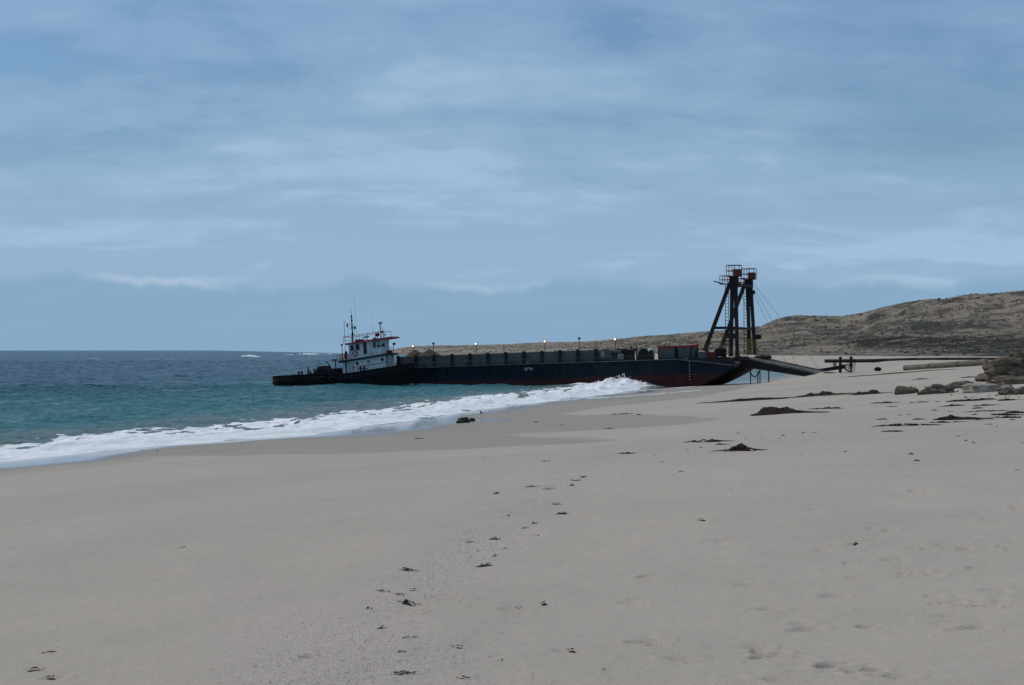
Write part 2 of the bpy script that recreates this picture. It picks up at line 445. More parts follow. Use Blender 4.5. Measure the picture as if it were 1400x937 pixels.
# grit: the band of shell fragments along the old high-water mark, and the line of the last swash
band = [(300,770),(352,812),(372,860),(350,937)]
band2 = [(480,960),(540,830),(620,770),(700,700),(770,650),(830,622)]
def near_line(P, wdt):
    pts = np.array([ground(a, b)[:2] for a, b in P]); best = np.full(XS.shape, 1e9)
    for (ax, ay), (bx, by) in zip(pts[:-1], pts[1:]):
        t = np.clip(((XS-ax)*(bx-ax) + (YS-ay)*(by-ay))/((bx-ax)**2 + (by-ay)**2), 0, 1)
        best = np.minimum(best, np.hypot(XS-ax-t*(bx-ax), (YS-ay-t*(by-ay))*.6))
    return np.exp(-(best/wdt)**2)
grit = np.clip(near_line(band2, .55) + .55 * near_line(band, .28), 0, 1) * np.clip(.75 + .6 * fbm(XS/1.1, YS/1.6, 51, 3), 0, 1)

t = NT('sand'); P = t.geo.outputs['Position']
g0 = t.noise(P, 0.06, 4, 0.5); g1 = t.noise(P, 0.7, 5, 0.6); g2 = t.noise(P, 7, 6, 0.65); g3 = t.noise(P, 90, 3, 0.7); g4 = t.noise(P, 260, 2, 0.6)
c = t.mix(t.ramp(g0, .3, .7), (.405, .340, .276), (.465, .392, .318))
c = t.mix(t.math('MULTIPLY', t.ramp(g1, .35, .7), .28), c, (.34, .295, .235))
c = t.mix(t.math('MULTIPLY', t.ramp(g2, .5, .78), .22), c, (.26, .225, .18))
g5 = t.noise(P, 28, 4, .7, loc=(2, 5, 1))
c = t.mix(t.ramp(g5, .56, .70, 0, .32), c, (.24, .205, .165))
c = t.mix(t.ramp(g5, .44, .32, 0, .25), c, (.56, .50, .42))
c = t.mix(t.ramp(g3, .56, .68, 0, .7), c, (.16, .14, .115))
c = t.mix(t.ramp(g4, .58, .68, 0, .5), c, (.64, .58, .50))
gr = t.attr('grit')
c = t.mix(t.math('MULTIPLY', gr, .22), c, (.42, .345, .305))
spk = t.noise(P, 55, 3, 0.75, loc=(4, 2, 8))
c = t.mix(t.math('MULTIPLY', gr, t.ramp(spk, .56, .66)), c, (.62, .56, .55))
c = t.mix(t.math('MULTIPLY', gr, t.ramp(spk, .44, .36)), c, (.17, .12, .12))
dm, we = t.attr('damp'), t.attr('wet')
c = t.mix(t.math('MULTIPLY', dm, .62), c, (.25, .215, .178))
c = t.mix(t.math('MULTIPLY', we, .75), c, (.13, .112, .095))
rough = t.math('SUBTRACT', t.math('SUBTRACT', .95, t.math('MULTIPLY', dm, .16)), t.math('MULTIPLY', we, .69))
hgt = t.math('ADD', t.math('MULTIPLY', g2, .5), t.math('ADD', t.math('MULTIPLY', g3, .28), t.math('MULTIPLY', t.noise(P, 2.2, 4, .6, stretch=(1, 2.4, 1)), .9)))
bs = t.math('SUBTRACT', 1.0, t.math('MULTIPLY', we, .93))
bn_ = t.n.new('ShaderNodeBump'); t.put(bn_.inputs['Height'], hgt); t.put(bn_.inputs['Strength'], t.math('MULTIPLY', bs, .55)); bn_.inputs['Distance'].default_value = .03
M_SAND = t.finish(t.bsdf(c, rough, 0, bn_.outputs[0], t.math('ADD', .25, t.math('MULTIPLY', we, .35))))
beach = grid_obj('beach_sand', XS, YS, ZS, M_SAND, attrs={'damp': damp, 'wet': wet, 'grit': grit})
tag(beach, kind='structure')

# ------------------------------------------------------------------ sea
az_w = np.concatenate([np.linspace(-1.25, -FX, 50)[:-1], np.linspace(-FX, R(12), 560)[:-1], np.linspace(R(12), 1.25, 40)])
r_w = np.concatenate([np.geomspace(4, 58, 40)[:-1], np.linspace(58, 222, 440)[:-1], np.geomspace(222, 700, 150)[:-1], np.geomspace(700, 30000, 110)])
XW, YW = polar(az_w, r_w)
SW, LW = shore_sd(XW, YW); DW = np.hypot(XW, YW)
L_hull = float(shore_sd(np.array([15.5]), np.array([190.]))[1][0])
L_left = float(shore_sd(np.array([-24.5]), np.array([68.]))[1][0])
q = -(SW) + .8 + 1.0 * pnoise(LW/11, LW*0, 61) + .55 * pnoise(LW/3.3, LW*0, 62)
surf = sstep(L_hull + 26, L_hull + 6, LW)                     # the broken wave runs up to the hull and no further
along = np.clip((LW - L_left) / (L_hull - L_left), 0, 1)
crest = (0.34 + 0.42 * along**1.4) * (1 + .38 * pnoise(LW/9, LW*0 + 3, 63))
turb = .6 * fbm(LW/3.4, q/1.3, 64, 4, .55) + .5 * fbm(XW/2.6, YW/2.6, 68, 3)
width = 11.5 + 3.0 * pnoise(LW/14, LW*0, 66)
prof = sstep(0.2, 3.6, q) * (1 - sstep(.42, 1.0, q / width))
bore = surf * prof * crest * (0.82 + .55 * turb)
chop = (0.16 * fbm(XW/5.5 + .3*YW/5.5, YW/3.6, 71, 3) + .115 * fbm(XW/1.7, YW/1.1, 74, 3))
swell = 0.16 * np.sin((SW + 5 * pnoise(LW/60, SW/60, 75)) * 2*math.pi/17.0) * (0.6 + .6 * pnoise(LW/35, SW/30, 76))
lod = sstep(2.0, 9.0, q)
far_amp = 1 + 2.2 * sstep(150, 900, DW)
swl_far = sstep(300, 700, DW) * .5 * pnoise(XW/38 , YW/15, 79)
ZW = 0.01 + bore + lod * (chop * far_amp * (1 - sstep(5000, 15000, DW)) + swell + swl_far * (1 - sstep(6000, 15000, DW)))
# where the wave breaks against the plating
hu = (XW - B0[0])*A2[0] + (YW - B0[1])*A2[1]; hv = (XW - B0[0])*N2[0] + (YW - B0[1])*N2[1]
spl = np.exp(-((hu + 10.6)/3.6)**2 - ((hv + 2.2)/2.6)**2) + .55 * np.exp(-((hu + 14.5)/5)**2 - ((hv + 3.2)/3)**2)
ZW = ZW + spl * (0.66 + .5 * turb) * .85
foam = surf * sstep(-.2, .5, q) * (1 - sstep(.72, 1.18, q/width + .30*fbm(XW/2.6, YW/3.4, 81, 3)))
foam = foam * (1 - .80 * sstep(.22, .58, fbm(LW/4.5, q/1.5, 83, 3) + .10*q/width) * sstep(2.2, 4.5, q))
foam = np.maximum(foam, np.clip(spl * 1.6, 0, 1))
lace = surf * np.exp(-((q/width - 1.4)/.5)**2) * .30 * sstep(.15, .7, fbm(XW/1.6 + turb, YW/2.6, 85, 3))
streak = .42 * sstep(.50, .86, fbm(LW/26, SW/4.2, 87, 4)) * sstep(14, 40, q) + .55 * sstep(.62, .9, fbm(XW/60, YW/16, 90, 4)) * sstep(200, 320, DW) * (1 - sstep(2500, 5000, DW))
thin = .80 + .20 * sstep(.4, 2.6, q)                     # the front runs out into lace
dens = .80 + .26 * fbm(LW/7, q/2.2, 84, 3)
foam = np.clip(np.maximum(foam * np.clip(thin * dens, 0, 1), lace), 0, 1)
slc = np.stack([LW * .1, q * .1, q * 0], -1)
silt = np.clip(sstep(26, 6, q + 4*fbm(LW/9, q/5, 93, 3)), 0, 1)
shal = 1 - sstep(8, 105, -SW + 16 * fbm(XW/40, YW/40, 95, 3))
cap = np.clip(sstep(.55, .9, fbm(XW/6, YW/4.2, 97, 3)) * sstep(90, 200, DW) * .0 + streak, 0, 1)

t = NT('sea_water'); P = t.geo.outputs['Position']
sh, fo, si, cp = t.attr('shallow'), t.attr('foam'), t.attr('silt'), t.attr('streak')
big = t.noise(P, .018, 4, .55, stretch=(1, 2.2, 1))
deep = t.mix(t.ramp(big, .35, .65), (.006, .048, .080), (.010, .066, .104))
wc = t.mix(sh, deep, (.045, .165, .178))
wc = t.mix(t.math('MULTIPLY', si, .75), wc, (.20, .215, .195))
n_a = t.noise(P, 1.3, 5, .62, stretch=(.75, 1.5, 1)); n_b = t.noise(P, .33, 4, .6, stretch=(.7, 1.6, 1), loc=(5, 9, 0)); n_c = t.noise(P, .07, 3, .55, stretch=(.6, 1.7, 1))
hw = t.math('ADD', t.math('MULTIPLY', n_a, .34), t.math('ADD', t.math('MULTIPLY', n_b, .8), t.math('MULTIPLY', n_c, 2.2)))
wb = t.bump(hw, .9, 1.25)
water = t.bsdf(wc, .22, 0, wb, .06, 1.33)
SL = t.attr('surfco', 'Vector')
fn1 = t.noise(SL, 5.5, 6, .68, stretch=(.55, 1.7, 1), dist=.8); fn2 = t.noise(SL, 26, 5, .65, stretch=(.7, 1.5, 1), dist=.5)
fnn = t.math('ADD', t.math('MULTIPLY', fn1, .62), t.math('MULTIPLY', fn2, .38))
fm = t.ramp(t.math('ADD', t.math('SUBTRACT', fnn, .5), t.math('SUBTRACT', t.math('MULTIPLY', fo, 1.12), .5)), -.05, .16)
st = t.math('MULTIPLY', cp, t.ramp(t.noise(P, .9, 5, .7, stretch=(.6, 1, 1)), .42, .62))
fm = t.math('MAXIMUM', fm, t.math('MULTIPLY', st, .55))
fcol = t.mix(t.ramp(fn1, .32, .62), (.70, .71, .69), t.mix(t.ramp(fn2, .3, .6), (.86, .87, .87), (.97, .97, .96)))
foam_b = t.bsdf(fcol, .9, 0, t.bump(fnn, .9, .35), .2)
ms = t.n.new('ShaderNodeMixShader'); t.l.new(fm, ms.inputs[0]); t.l.new(water.outputs[0], ms.inputs[1]); t.l.new(foam_b.outputs[0], ms.inputs[2])
M_SEA = t.finish(ms)
sea = grid_obj('sea', XW, YW, ZW, M_SEA, keep=(SW < 5), attrs={'surfco': slc, 'foam': foam, 'silt': silt, 'shallow': shal, 'streak': cap})
tag(sea, kind='structure')

t = NT('white_foam'); P = t.geo.outputs['Position']
fn = t.noise(P, 2.2, 5, .65)
M_FOAM = t.finish(t.bsdf(t.mix(t.ramp(fn, .3, .7), (.70, .74, .75), (.88, .90, .90)), .9, 0, t.bump(fn, .8, .2), .2))

# distant waves breaking on the reef: each a steep foaming ridge
def breaker(px, py, wpx, hpx, seed, depth=9.0):
    D = (CAMH - .2) * FPX / (py - HZ); X0 = (px - CXP) / FPX * D; W = wpx * D / FPX; Hh = hpx * D / FPX
    nu, nv = 60, 14
    U, V = np.meshgrid(np.linspace(-1, 1, nu), np.linspace(-1, 1, nv))
    env = np.clip(1 - np.abs(U)**2.2, 0, 1) * (0.75 + .5 * fbm(U*4 + seed, U*0, seed, 3)) * (0.72 - .28*U)
    pr = np.where(V < 0, sstep(-1, -.05, V), 1 - sstep(0, .75, V))
    Z = -.3 + (Hh + .3) * np.clip(env, 0, 2) * pr * (1 + .25 * fbm(U*7, V*3 + seed, seed + 5, 3))
    o = grid_obj('breaking_wave', X0 + U*W/2, D + V*depth + U*depth*.5, Z, M_FOAM)
    tag(o, kind='structure'); return o
breaker(343, 487.4, 26, 4.2, 3)
breaker(424, 484.6, 34, 2.8, 9, 12)
breaker(396, 484.9, 22, 1.2, 13, 12)
breaker(450, 484.2, 16, 1.3, 17, 12)

# thin foam edges left on the sand by the last run of water, beside the bow
def swash(P, w, seed):
    pts = np.array([ground(a, b)[:2] for a, b in P]); cum = np.concatenate([[0], np.cumsum(np.hypot(*np.diff(pts, axis=0).T))])
    n = 160; ss = np.linspace(0, cum[-1], n); x = np.interp(ss, cum, pts[:, 0]); y = np.interp(ss, cum, pts[:, 1])
    tx, ty = np.gradient(x), np.gradient(y); L = np.hypot(tx, ty); nx, ny = -ty/L, tx/L
    wob = .5 * fbm(ss/5, ss*0, seed, 3); wd = w * np.clip(.6 + .9 * fbm(ss/2.4, ss*0 + 4, seed + 3, 3), .03, 2) * np.minimum(1, np.minimum(ss, cum[-1]-ss)/2)
    k = np.array([-1, -.4, .4, 1])[:, None]
    X = x + nx*(wob + k*wd); Y = y + ny*(wob + k*wd)
    Z = base_height(X, Y)[0] + np.array([.004, .035, .035, .004])[:, None]
    o = grid_obj('swash_foam', X, Y, Z, M_FOAM); tag(o, 'thin white foam line left on the wet sand beside the bow', kind='stuff')
swash([(798, 546), (850, 542.5), (905, 538.5), (960, 533.5)], .42, 7)
swash([(874, 535), (900, 532.5), (925, 530.5), (950, 528.6)], .34, 19)

# ------------------------------------------------------------------ hills behind the bay
SKY_PX = np.array([505, 530, 545, 570, 600, 650, 700, 740, 800, 840, 880, 920, 960, 1000, 1040, 1058, 1075, 1090, 1120, 1150, 1180, 1200, 1240, 1270, 1290, 1320, 1360, 1400, 1480, 1600, 1800, 2400], float)
SKY_Y = np.array([482, 479, 476, 473.2, 472.2, 472, 470.5, 468, 467, 464, 459.5, 457, 453.5, 452, 446, 438, 432.5, 431, 432, 431, 427, 421, 413, 409, 409, 403, 401, 397, 392, 385, 380, 378], float)
hp = np.concatenate([np.linspace(505, 1420, 620), np.linspace(1420, 2400, 60)[1:]])
ht = np.linspace(0, 1, 110)
HPX, HT = np.meshgrid(hp, ht)
r0 = np.interp(HPX, [505, 760, 900, 1040, 1200, 1400, 2400], [1750, 1450, 1100, 790, 680, 620, 560])
r1 = r0 * 1.9 + 500
HR = r0 + (r1 - r0) * HT**1.35
az = np.arctan((HPX - CXP) / FPX)
HX, HY = HR * np.sin(az), HR * np.cos(az)
Etop = HZ - np.interp(HPX, SKY_PX, SKY_Y)
rgt = sstep(1030, 1180, HPX)
Ebase = -6 - 4 * rgt
tt = HT / .86
terr = tt + .030 * np.sin(2*math.pi*(4.5*tt + .5*fbm(HX/260, HY/260, 101, 3)))
relief = fbm(HX/150, HY/150, 103, 5, .55)
gull = 1 - np.abs(fbm(HX/70 , HY/140, 111, 4, .55))
E = Ebase + (Etop - Ebase) * np.where(tt < 1, np.clip(terr, 0, 1)**.9, 1 - .55*((tt - 1)/.16)**1.3)
ridge = np.exp(-((tt - 1)/.06)**2)
E = E + (Etop - Ebase) * (1 - .8 * ridge) * sstep(0, .15, HT) * (.11 * relief + .13 * (gull - .7)) + sstep(0, .1, HT) * .5 * fbm(HX/30, HY/30, 121, 3)
E = np.minimum(E, Etop + .7 * fbm(HPX/6, HPX*0, 125, 3) - 3*np.abs(np.minimum(0, 1-tt)))
HZZ = CAMH + E * HR * np.cos(az) / FPX
HZZ[0] = -2.0
yy = HZ - E
k = fbm(HX/55 + 3, HY/120, 131, 5, .6); k2 = fbm(HX/18, HY/50, 141, 4, .6); kb = fbm(HX/330, HY/330 + yy/14, 145, 3)
tan_, pale, dark, olive, scree = (np.array(c) for c in ((.220, .172, .126), (.34, .30, .235), (.048, .048, .047), (.098, .094, .078), (.165, .150, .125)))
def lerp(a, b, f): return a + (b - a) * f[..., None]
colr = np.zeros(HX.shape + (3,)) + tan_ * 1.9
colr = lerp(colr, scree, sstep(-.2, .5, k)); colr = lerp(colr, olive, .8 * sstep(.0, .45, k2 + .5 * kb)); colr = lerp(colr, pale, .7 * sstep(.25, .6, -k2 + .4*k))
strata = sstep(.25, .8, .5 + .5 * np.sin(yy * 1.35 + 2.6 * kb + 1.5 * k))
colr = lerp(colr, dark, .62 * strata * sstep(-.35, .2, k))
scarp = sstep(.05, .5, fbm(HX/45, yy/5.0, 171, 4, .6)) * sstep(1050, 1120, HPX) * np.exp(-((yy - (.45*(HZ - Etop) + .55*452))/11)**4)
colr = lerp(colr, dark*1.3, .6 * scarp)
band_mid = 466 - 2*rgt; hw_ = 3.5 + 7 * sstep(1030, 1250, HPX)
bandf = rgt * np.exp(-((yy - (468 + 1.5*kb))/hw_)**4) * sstep(-.75, .05, k + .4)
colr = lerp(colr, dark * .75, .95 * bandf)
led = sstep(1035, 1060, HPX) * (1 - sstep(1200, 1330, HPX)) * np.exp(-((yy - 481)/4.0)**4)
colr = lerp(colr, pale, .75 * led * sstep(-.4, .3, k2))
grn = sstep(1220, 1330, HPX) * np.exp(-((yy - 482)/4.5)**4)
colr = lerp(colr, np.array((.075, .085, .085)), .8 * grn)
colr = lerp(colr, np.array((.40, .315, .245)), .7 * (1 - sstep(760, 900, HPX)))
lowl = (1 - sstep(800, 860, HPX)) * np.exp(-((yy - 479.5)/2.2)**4)
colr = lerp(colr, np.array((.46, .42, .35)), .9 * lowl)
t = NT('hill_scrub'); P = t.geo.outputs['Position']
h1 = t.noise(P, .05, 6, .65, stretch=(.6, 1, 2.5)); h2 = t.noise(P, .30, 6, .75); h3 = t.noise(P, .012, 5, .6, stretch=(.5, 1, 6))
c = t.mix(t.ramp(h2, .50, .72, 0, .4), t.attr('rockcol', 'Color'), (.055, .053, .045))
c = t.mix(t.ramp(h1, .46, .62, 0, .7), c, (.46, .39, .295))
c = t.mix(t.ramp(h3, .52, .62, 0, .5), c, (.10, .092, .080))
c = t.mix(t.ramp(h2, .54, .64, 0, .55), c, (.045, .045, .038))
M_HILL = t.finish(t.bsdf(c, .95, 0, t.bump(t.math('ADD', h1, t.math('MULTIPLY', h2, .5)), 1.0, 9.0), .1))
hills = grid_obj('hills', HX, HY, HZZ, M_HILL, attrs={'rockcol': colr})
tag(hills, kind='structure')
# low scrub dotted over the slopes: thousands of bushes that read as speckle
rg = np.random.default_rng(8)
ii = rg.integers(4, 92, 16000); jj = rg.integers(30, 640, 16000)
dens = fbm(HX[ii, jj]/60, HY[ii, jj]/60, 151, 3) + .9*bandf[ii, jj]
ok = (dens > rg.uniform(-.45, .65, 16000)) & (HZZ[ii, jj] > 3) & ((ii < 86) | (rg.uniform(0, 1, 16000) < .25)); ii, jj = ii[ok][:6000], jj[ok][:6000]
fr_ = rg.uniform(0, 1, (2, len(ii)))
def gl(A): return A[ii, jj]*(1-fr_[0])*(1-fr_[1]) + A[ii+1, jj]*fr_[0]*(1-fr_[1]) + A[ii, jj+1]*(1-fr_[0])*fr_[1] + A[ii+1, jj+1]*fr_[0]*fr_[1]
cxs, cys, czs = gl(HX), gl(HY), gl(HZZ); szs = rg.uniform(.25, .75, len(ii))**1.2 * (1 + .5*(np.hypot(cxs, cys) > 1200)) * 1.25
bm = bmesh.new(); bmesh.ops.create_icosphere(bm, subdivisions=1, radius=1.0); iv = np.array([v_.co for v_ in bm.verts]); if_ = np.array([[v_.index for v_ in f_.verts] for f_ in bm.faces]); bm.free()
vv = iv[None] * (szs[:, None] * rg.uniform(.6, 1.25, (len(ii), len(iv))))[..., None] * np.array([1.25, 1.25, .7]) + np.stack([cxs, cys, czs + .15*szs], 1)[:, None, :]
fi = (if_[None] + (np.arange(len(ii))*len(iv))[:, None, None]).reshape(-1, 3)
me = bpy.data.meshes.new('scrub'); me.vertices.add(vv.shape[0]*vv.shape[1]); me.vertices.foreach_set('co', vv.astype(np.float32).ravel())
me.loops.add(fi.size); me.loops.foreach_set('vertex_index', fi.astype(np.int32).ravel()); me.polygons.add(len(fi))
me.polygons.foreach_set('loop_start', np.arange(0, fi.size, 3, dtype=np.int32)); me.polygons.foreach_set('loop_total', np.full(len(fi), 3, dtype=np.int32)); me.update(calc_edges=True)
t = NT('scrub_leaf'); rpi = t.geo.outputs['Random Per Island']
me.materials.append(t.finish(t.bsdf(t.mix(rpi, (.070, .062, .046), (.140, .122, .090)), .95, 0, None, .1)))
tag(link(bpy.data.objects.new('scrub', me)), 'low dark desert scrub dotted over the hills', kind='stuff')

# ------------------------------------------------------------------ paints
M_HULL = None
t = NT('barge_hull_paint'); oc = t.tc.outputs['Object']
sp = t.n.new('ShaderNodeSeparateXYZ'); t.l.new(oc, sp.inputs[0])
hn1 = t.noise(oc, .5, 6, .6, stretch=(1, 1, .35)); hn2 = t.noise(oc, 1.8, 5, .6, stretch=(1.6, 1, .22), loc=(4, 1, 2)); hn3 = t.noise(oc, 6, 4, .6)
navy = t.mix(t.ramp(hn1, .3, .7), (.006, .010, .016), (.011, .019, .028))
navy = t.mix(t.math('MULTIPLY', t.ramp(hn2, .54, .72), .7), navy, (.038, .024, .020))
seam = t.math('FRACT', t.math('MULTIPLY', sp.outputs[0], .4))
navy = t.mix(t.math('MULTIPLY', t.ramp(t.math('ABSOLUTE', t.math('SUBTRACT', seam, .5)), .47, .5), .5), navy, (.004, .006, .009))
red = t.mix(t.ramp(hn2, .35, .7), (.034, .012, .014), (.062, .021, .021))
red = t.mix(t.math('MULTIPLY', t.ramp(hn3, .5, .75), .5), red, (.020, .016, .016))
line = t.math('SUBTRACT', sp.outputs[2], t.math('ADD', 1.95, t.math('MULTIPLY', sp.outputs[0], .0355)))
rf = t.ramp(t.math('ADD', line, t.math('MULTIPLY', t.math('SUBTRACT', hn1, .5), 1.1)), .22, -.22)
M_HULL = t.finish(t.bsdf(t.mix(rf, navy, red), t.ramp(hn3, .2, .8, .55, .8), 0, t.bump(t.math('ADD', hn1, t.math('MULTIPLY', hn3, .2)), .35, .05), .12))
M_TUGHULL = paint('tug_black_paint', (.010, .011, .013), .6, .6, .25, .6)
M_STRAKE = paint('worn_rubbing_strake', (.10, .105, .11), .7, .7, .5)
M_BINGREY = paint('grey_bin_panel', (.085, .095, .098), .75, .5, .25, .7)
M_DARKST = paint('dark_steel', (.016, .017, .020), .65, .6, .35)
M_GANTRY = paint('gantry_black_paint', (.014, .014, .017), .6, .6, .55, .5)
M_RUSTY = paint('rusty_steel', (.060, .028, .020), .8, .7, .7)
M_REDP = paint('faded_red_paint', (.19, .040, .034), .65, .5, .2)
M_REDTRIM = paint('bright_red_trim', (.38, .050, .050), .55, .4, .1)
M_YEL = paint('worn_yellow_paint', (.19, .15, .045), .65, .6, .4)
M_ORANGE = paint('orange_primer', (.14, .062, .028), .7, .6, .4)
M_WHITE = paint('tug_white_paint', (.56, .62, .60), .5, .35, .12, .8)
M_WHITE2 = paint('dull_white_paint', (.44, .48, .48), .6, .4, .2)
M_BLUEB = paint('navy_trim_band', (.012, .018, .036), .55, .4, .1)
M_CONT = paint('grey_green_container', (.085, .105, .110), .65, .5, .25, .6)
M_GREYB = paint('light_grey_enamel', (.20, .215, .22), .6, .4, .15)
M_RUBBER = paint('black_rubber', (.012, .012, .013), .85, .5, 0)
M_ROPE = paint('old_rope', (.05, .045, .038), .95, .5, 0, 3)
M_WIRE = paint('steel_wire', (.06, .06, .065), .6, .4, .3)
M_DECK = paint('deck_plate', (.035, .036, .038), .8, .6, .4)
M_MARK = paint('white_stencil', (.34, .37, .37), .7, .7, .1, 3)
M_FLAG = paint('dark_red_cloth', (.10, .015, .03), .9, .4, 0, 3, False)
M_RADAR = paint('pale_green_radome', (.24, .29, .26), .5, .3, 0)
t = NT('dark_window_glass'); M_GLASS = t.finish(t.bsdf((.008, .010, .012), .12, 0, None, .2))
t = NT('lamp_lit'); em = t.n.new('ShaderNodeEmission'); em.inputs[0].default_value = (1, .66, .36, 1); em.inputs[1].default_value = 3.2; M_LIT = t.finish(em)
t = NT('crushed_rock'); P = t.tc.outputs['Object']
r1_ = t.noise(P, 3.5, 5, .7); r2_ = t.noise(P, 1.0, 4, .6)
M_GRAVEL = t.finish(t.bsdf(t.mix(t.ramp(r1_, .35, .68), (.045, .038, .030), t.mix(t.ramp(r2_, .3, .7), (.10, .085, .067), (.14, .12, .098))), .95, 0, t.bump(r1_, .9, .2), .1))

# ------------------------------------------------------------------ barge
def BP(px, py, v=0.0):
    """photo pixel -> (along, height) on the vertical plane v metres behind the barge's near side"""
    dx, dz = (px - CXP) / FPX, -(py - HZ) / FPX
    k = (float(B0 @ N2) + v) / (dx * N2[0] + N2[1])
    return (dx * k * A2[0] + k * A2[1]) - float(B0 @ A2), CAMH + dz * k
def U(px, v=0.0): return BP(px, 490, v)[0]
barge = tag(empty('cargo_barge', (B0[0], B0[1], 0), (0, 0, -YAW)),
            'long dark blue cargo barge with red bottom aground by its raked bow', 'barge')
u_st = U(521); BEAM = 15.0
(ua, wa), (ub, wb_) = BP(568, 502), BP(909, 491)
kd = (wb_ - wa) / (ub - ua)
def deck(u): return wa + kd * (u - ua)
u_s0 = U(922); u_bow, w_bow = BP(1003, 499.0)                    # strake drops from here to the bow corner
u_rake = U(955)
def edge_w(u): return deck(u) if u <= u_s0 else deck(u_s0) + (w_bow - deck(u_s0)) * ((u - u_s0)/(u_bow - u_s0))**1.15
def top_w(u): return deck(min(u, u_s0 + 3)) + (.0 if u < u_s0 else .05)
w_log = w_bow - .35
def bottom_w(u):
    if u <= u_rake: return -1.6 + (u - u_st)/(u_rake - u_st) * 1.75
    f = (u - u_rake)/(u_bow - u_rake)
    return .15 + (w_log - .15) * (.80*f + .20*f*f)
us = list(np.linspace(u_st, u_s0, 30)) + list(np.linspace(u_s0, u_bow, 16)[1:])
v, f = [], []
for u in us:
    b, e = bottom_w(u), edge_w(u)
    for vv in (0, BEAM): v += [(u, vv, b), (u, vv, (b + e)/2), (u, vv, e)]
for i in range(len(us) - 1):
    a, c = i*6, (i+1)*6
    f += [(a, c, c+1, a+1), (a+1, c+1, c+2, a+2), (a+3, a+4, c+4, c+3), (a+4, a+5, c+5, c+4), (a+2, c+2, c+5, a+5), (a, a+3, c+3, c)]
f += [(0, 1, 2, 5, 4, 3), tuple(len(v) - 6 + k for k in (0, 3, 4, 5, 2, 1))]
hull = MB(); hull._add(v, f); hull.build('hull', M_HULL, barge)
for vv in (-.10, BEAM + .10):                                       # rubbing strake, both sides
    m = MB()
    for a, b in zip(us[:-1], us[1:]): m.beam((a, vv, edge_w(a) - .09), (b + .01, vv, edge_w(b) - .09), .2, .15)
    m.build('rubbing_strake', M_STRAKE, barge)
MB().box(u_bow - .05, u_bow + .35, .0, BEAM, w_log, w_bow + .05).build('headlog', M_RUSTY, barge)
for name, vv in (('bulwark', .06), ('bulwark', BEAM - .06)):       # bulwark closing the dip of the bow deck
    m = MB(); uu = np.linspace(u_s0 + 2, u_bow + .2, 12)
    for a, b in zip(uu[:-1], uu[1:]):
        m.hexa([(a, vv-.06, edge_w(min(a, u_bow))+.02), (b, vv-.06, edge_w(min(b, u_bow))+.02), (b, vv+.06, edge_w(min(b, u_bow))+.02), (a, vv+.06, edge_w(min(a, u_bow))+.02),
                (a, vv-.06, top_w(a)), (b, vv-.06, top_w(b)), (b, vv+.06, top_w(b)), (a, vv+.06, top_w(a))])
    m.build(name, M_DARKST, barge)
# draft marks and the stencilled mark amidships
for i, y in enumerate(np.linspace(495.5, 519, 7)):
    u, w = BP(942.5 + i*.07, y); MB().box(u - .08, u + .08, -.012, .01, w - .07, w + .07).build('draft_mark', M_MARK, barge)
m = MB()
def stroke(p, q_, w=.13): m.beam((*BP(*p)[:1], -.015, BP(*p)[1]), (*BP(*q_)[:1], -.015, BP(*q_)[1]), w, .02, up=(0, 1, 0))
for p, q_ in (((717.6, 502.8), (717.8, 505)), ((717.8, 505), (719.3, 506.2)), ((719.3, 506.2), (720.6, 505)), ((720.6, 505), (720.8, 503)), ((720.8, 503.2), (724.6, 503.2)), ((724.6, 503.2), (725.4, 505)),
              ((725.4, 505.2), (726.6, 505.8)), ((726.6, 505.8), (727.8, 504.6)), ((727.8, 504.6), (728, 503))):
    m.beam((BP(*p)[0], -.02, BP(*p)[1]), (BP(*q_)[0], -.02, BP(*q_)[1]), .02, .2)
m.build('stencilled_mark', M_MARK, barge)
# bin walls: one panel between each pair of posts
WV = 1.1; WH = 1.68
post_px = [545 + 24.55*i for i in range(12)]
pu = [U(p, WV) for p in post_px]
def wall_side(vv, sgn):
    for i, u in enumerate(pu):
        MB().box(u - .22, u + .22, vv - .16*sgn - .1, vv - .16*sgn + .1, deck(u) - .05, deck(u) + WH + .18).build('bin_post', M_DARKST, barge)
        if i + 1 < len(pu):
            b = pu[i + 1]
            MB().hexa([(u+.2, vv-.06, deck(u)), (b-.2, vv-.06, deck(b)), (b-.2, vv+.06, deck(b)), (u+.2, vv+.06, deck(u)),
                       (u+.2, vv-.06, deck(u)+WH), (b-.2, vv-.06, deck(b)+WH), (b-.2, vv+.06, deck(b)+WH), (u+.2, vv+.06, deck(u)+WH)]).build('bin_panel', M_BINGREY, barge)
wall_side(WV, 1); wall_side(BEAM - WV, -1)
for u in (pu[0] - .25, pu[-1] + .25):
    MB().box(u - .06, u + .06, WV, BEAM - WV, deck(u), deck(u) + WH - .05).build('bin_end_wall', M_BINGREY, barge)
# handrail along the near deck edge
m = MB()
for i in range(13):
    u = U(568 + i*27, .25); m.cyl((u, .25, deck(u) - .05), (u, .25, deck(u) + .62), .035, n=6)
for hh in (.33, .62):
    m.tube([(U(568 + i*27, .25), .25, deck(U(568 + i*27, .25)) + hh - (.02 if i % 2 else 0)) for i in range(13)], .028, 5)
m.build('handrail', M_WIRE, barge)
# cable laid on the deck edge, cleats
for px in (580, 640, 700, 722, 790, 830, 880):
    u = U(px, .3); mm = MB()
    mm.box(u-.3, u+.3, .18, .42, deck(u), deck(u)+.06)
    for d in (-.16, .16): mm.cyl((u+d, .3, deck(u)), (u+d, .3, deck(u)+.38), .08, n=8); mm.cyl((u+d, .3, deck(u)+.38), (u+d, .3, deck(u)+.42), .11, n=8)
    mm.build('mooring_bitts', M_GREYB if px == 722 else M_DARKST, barge)
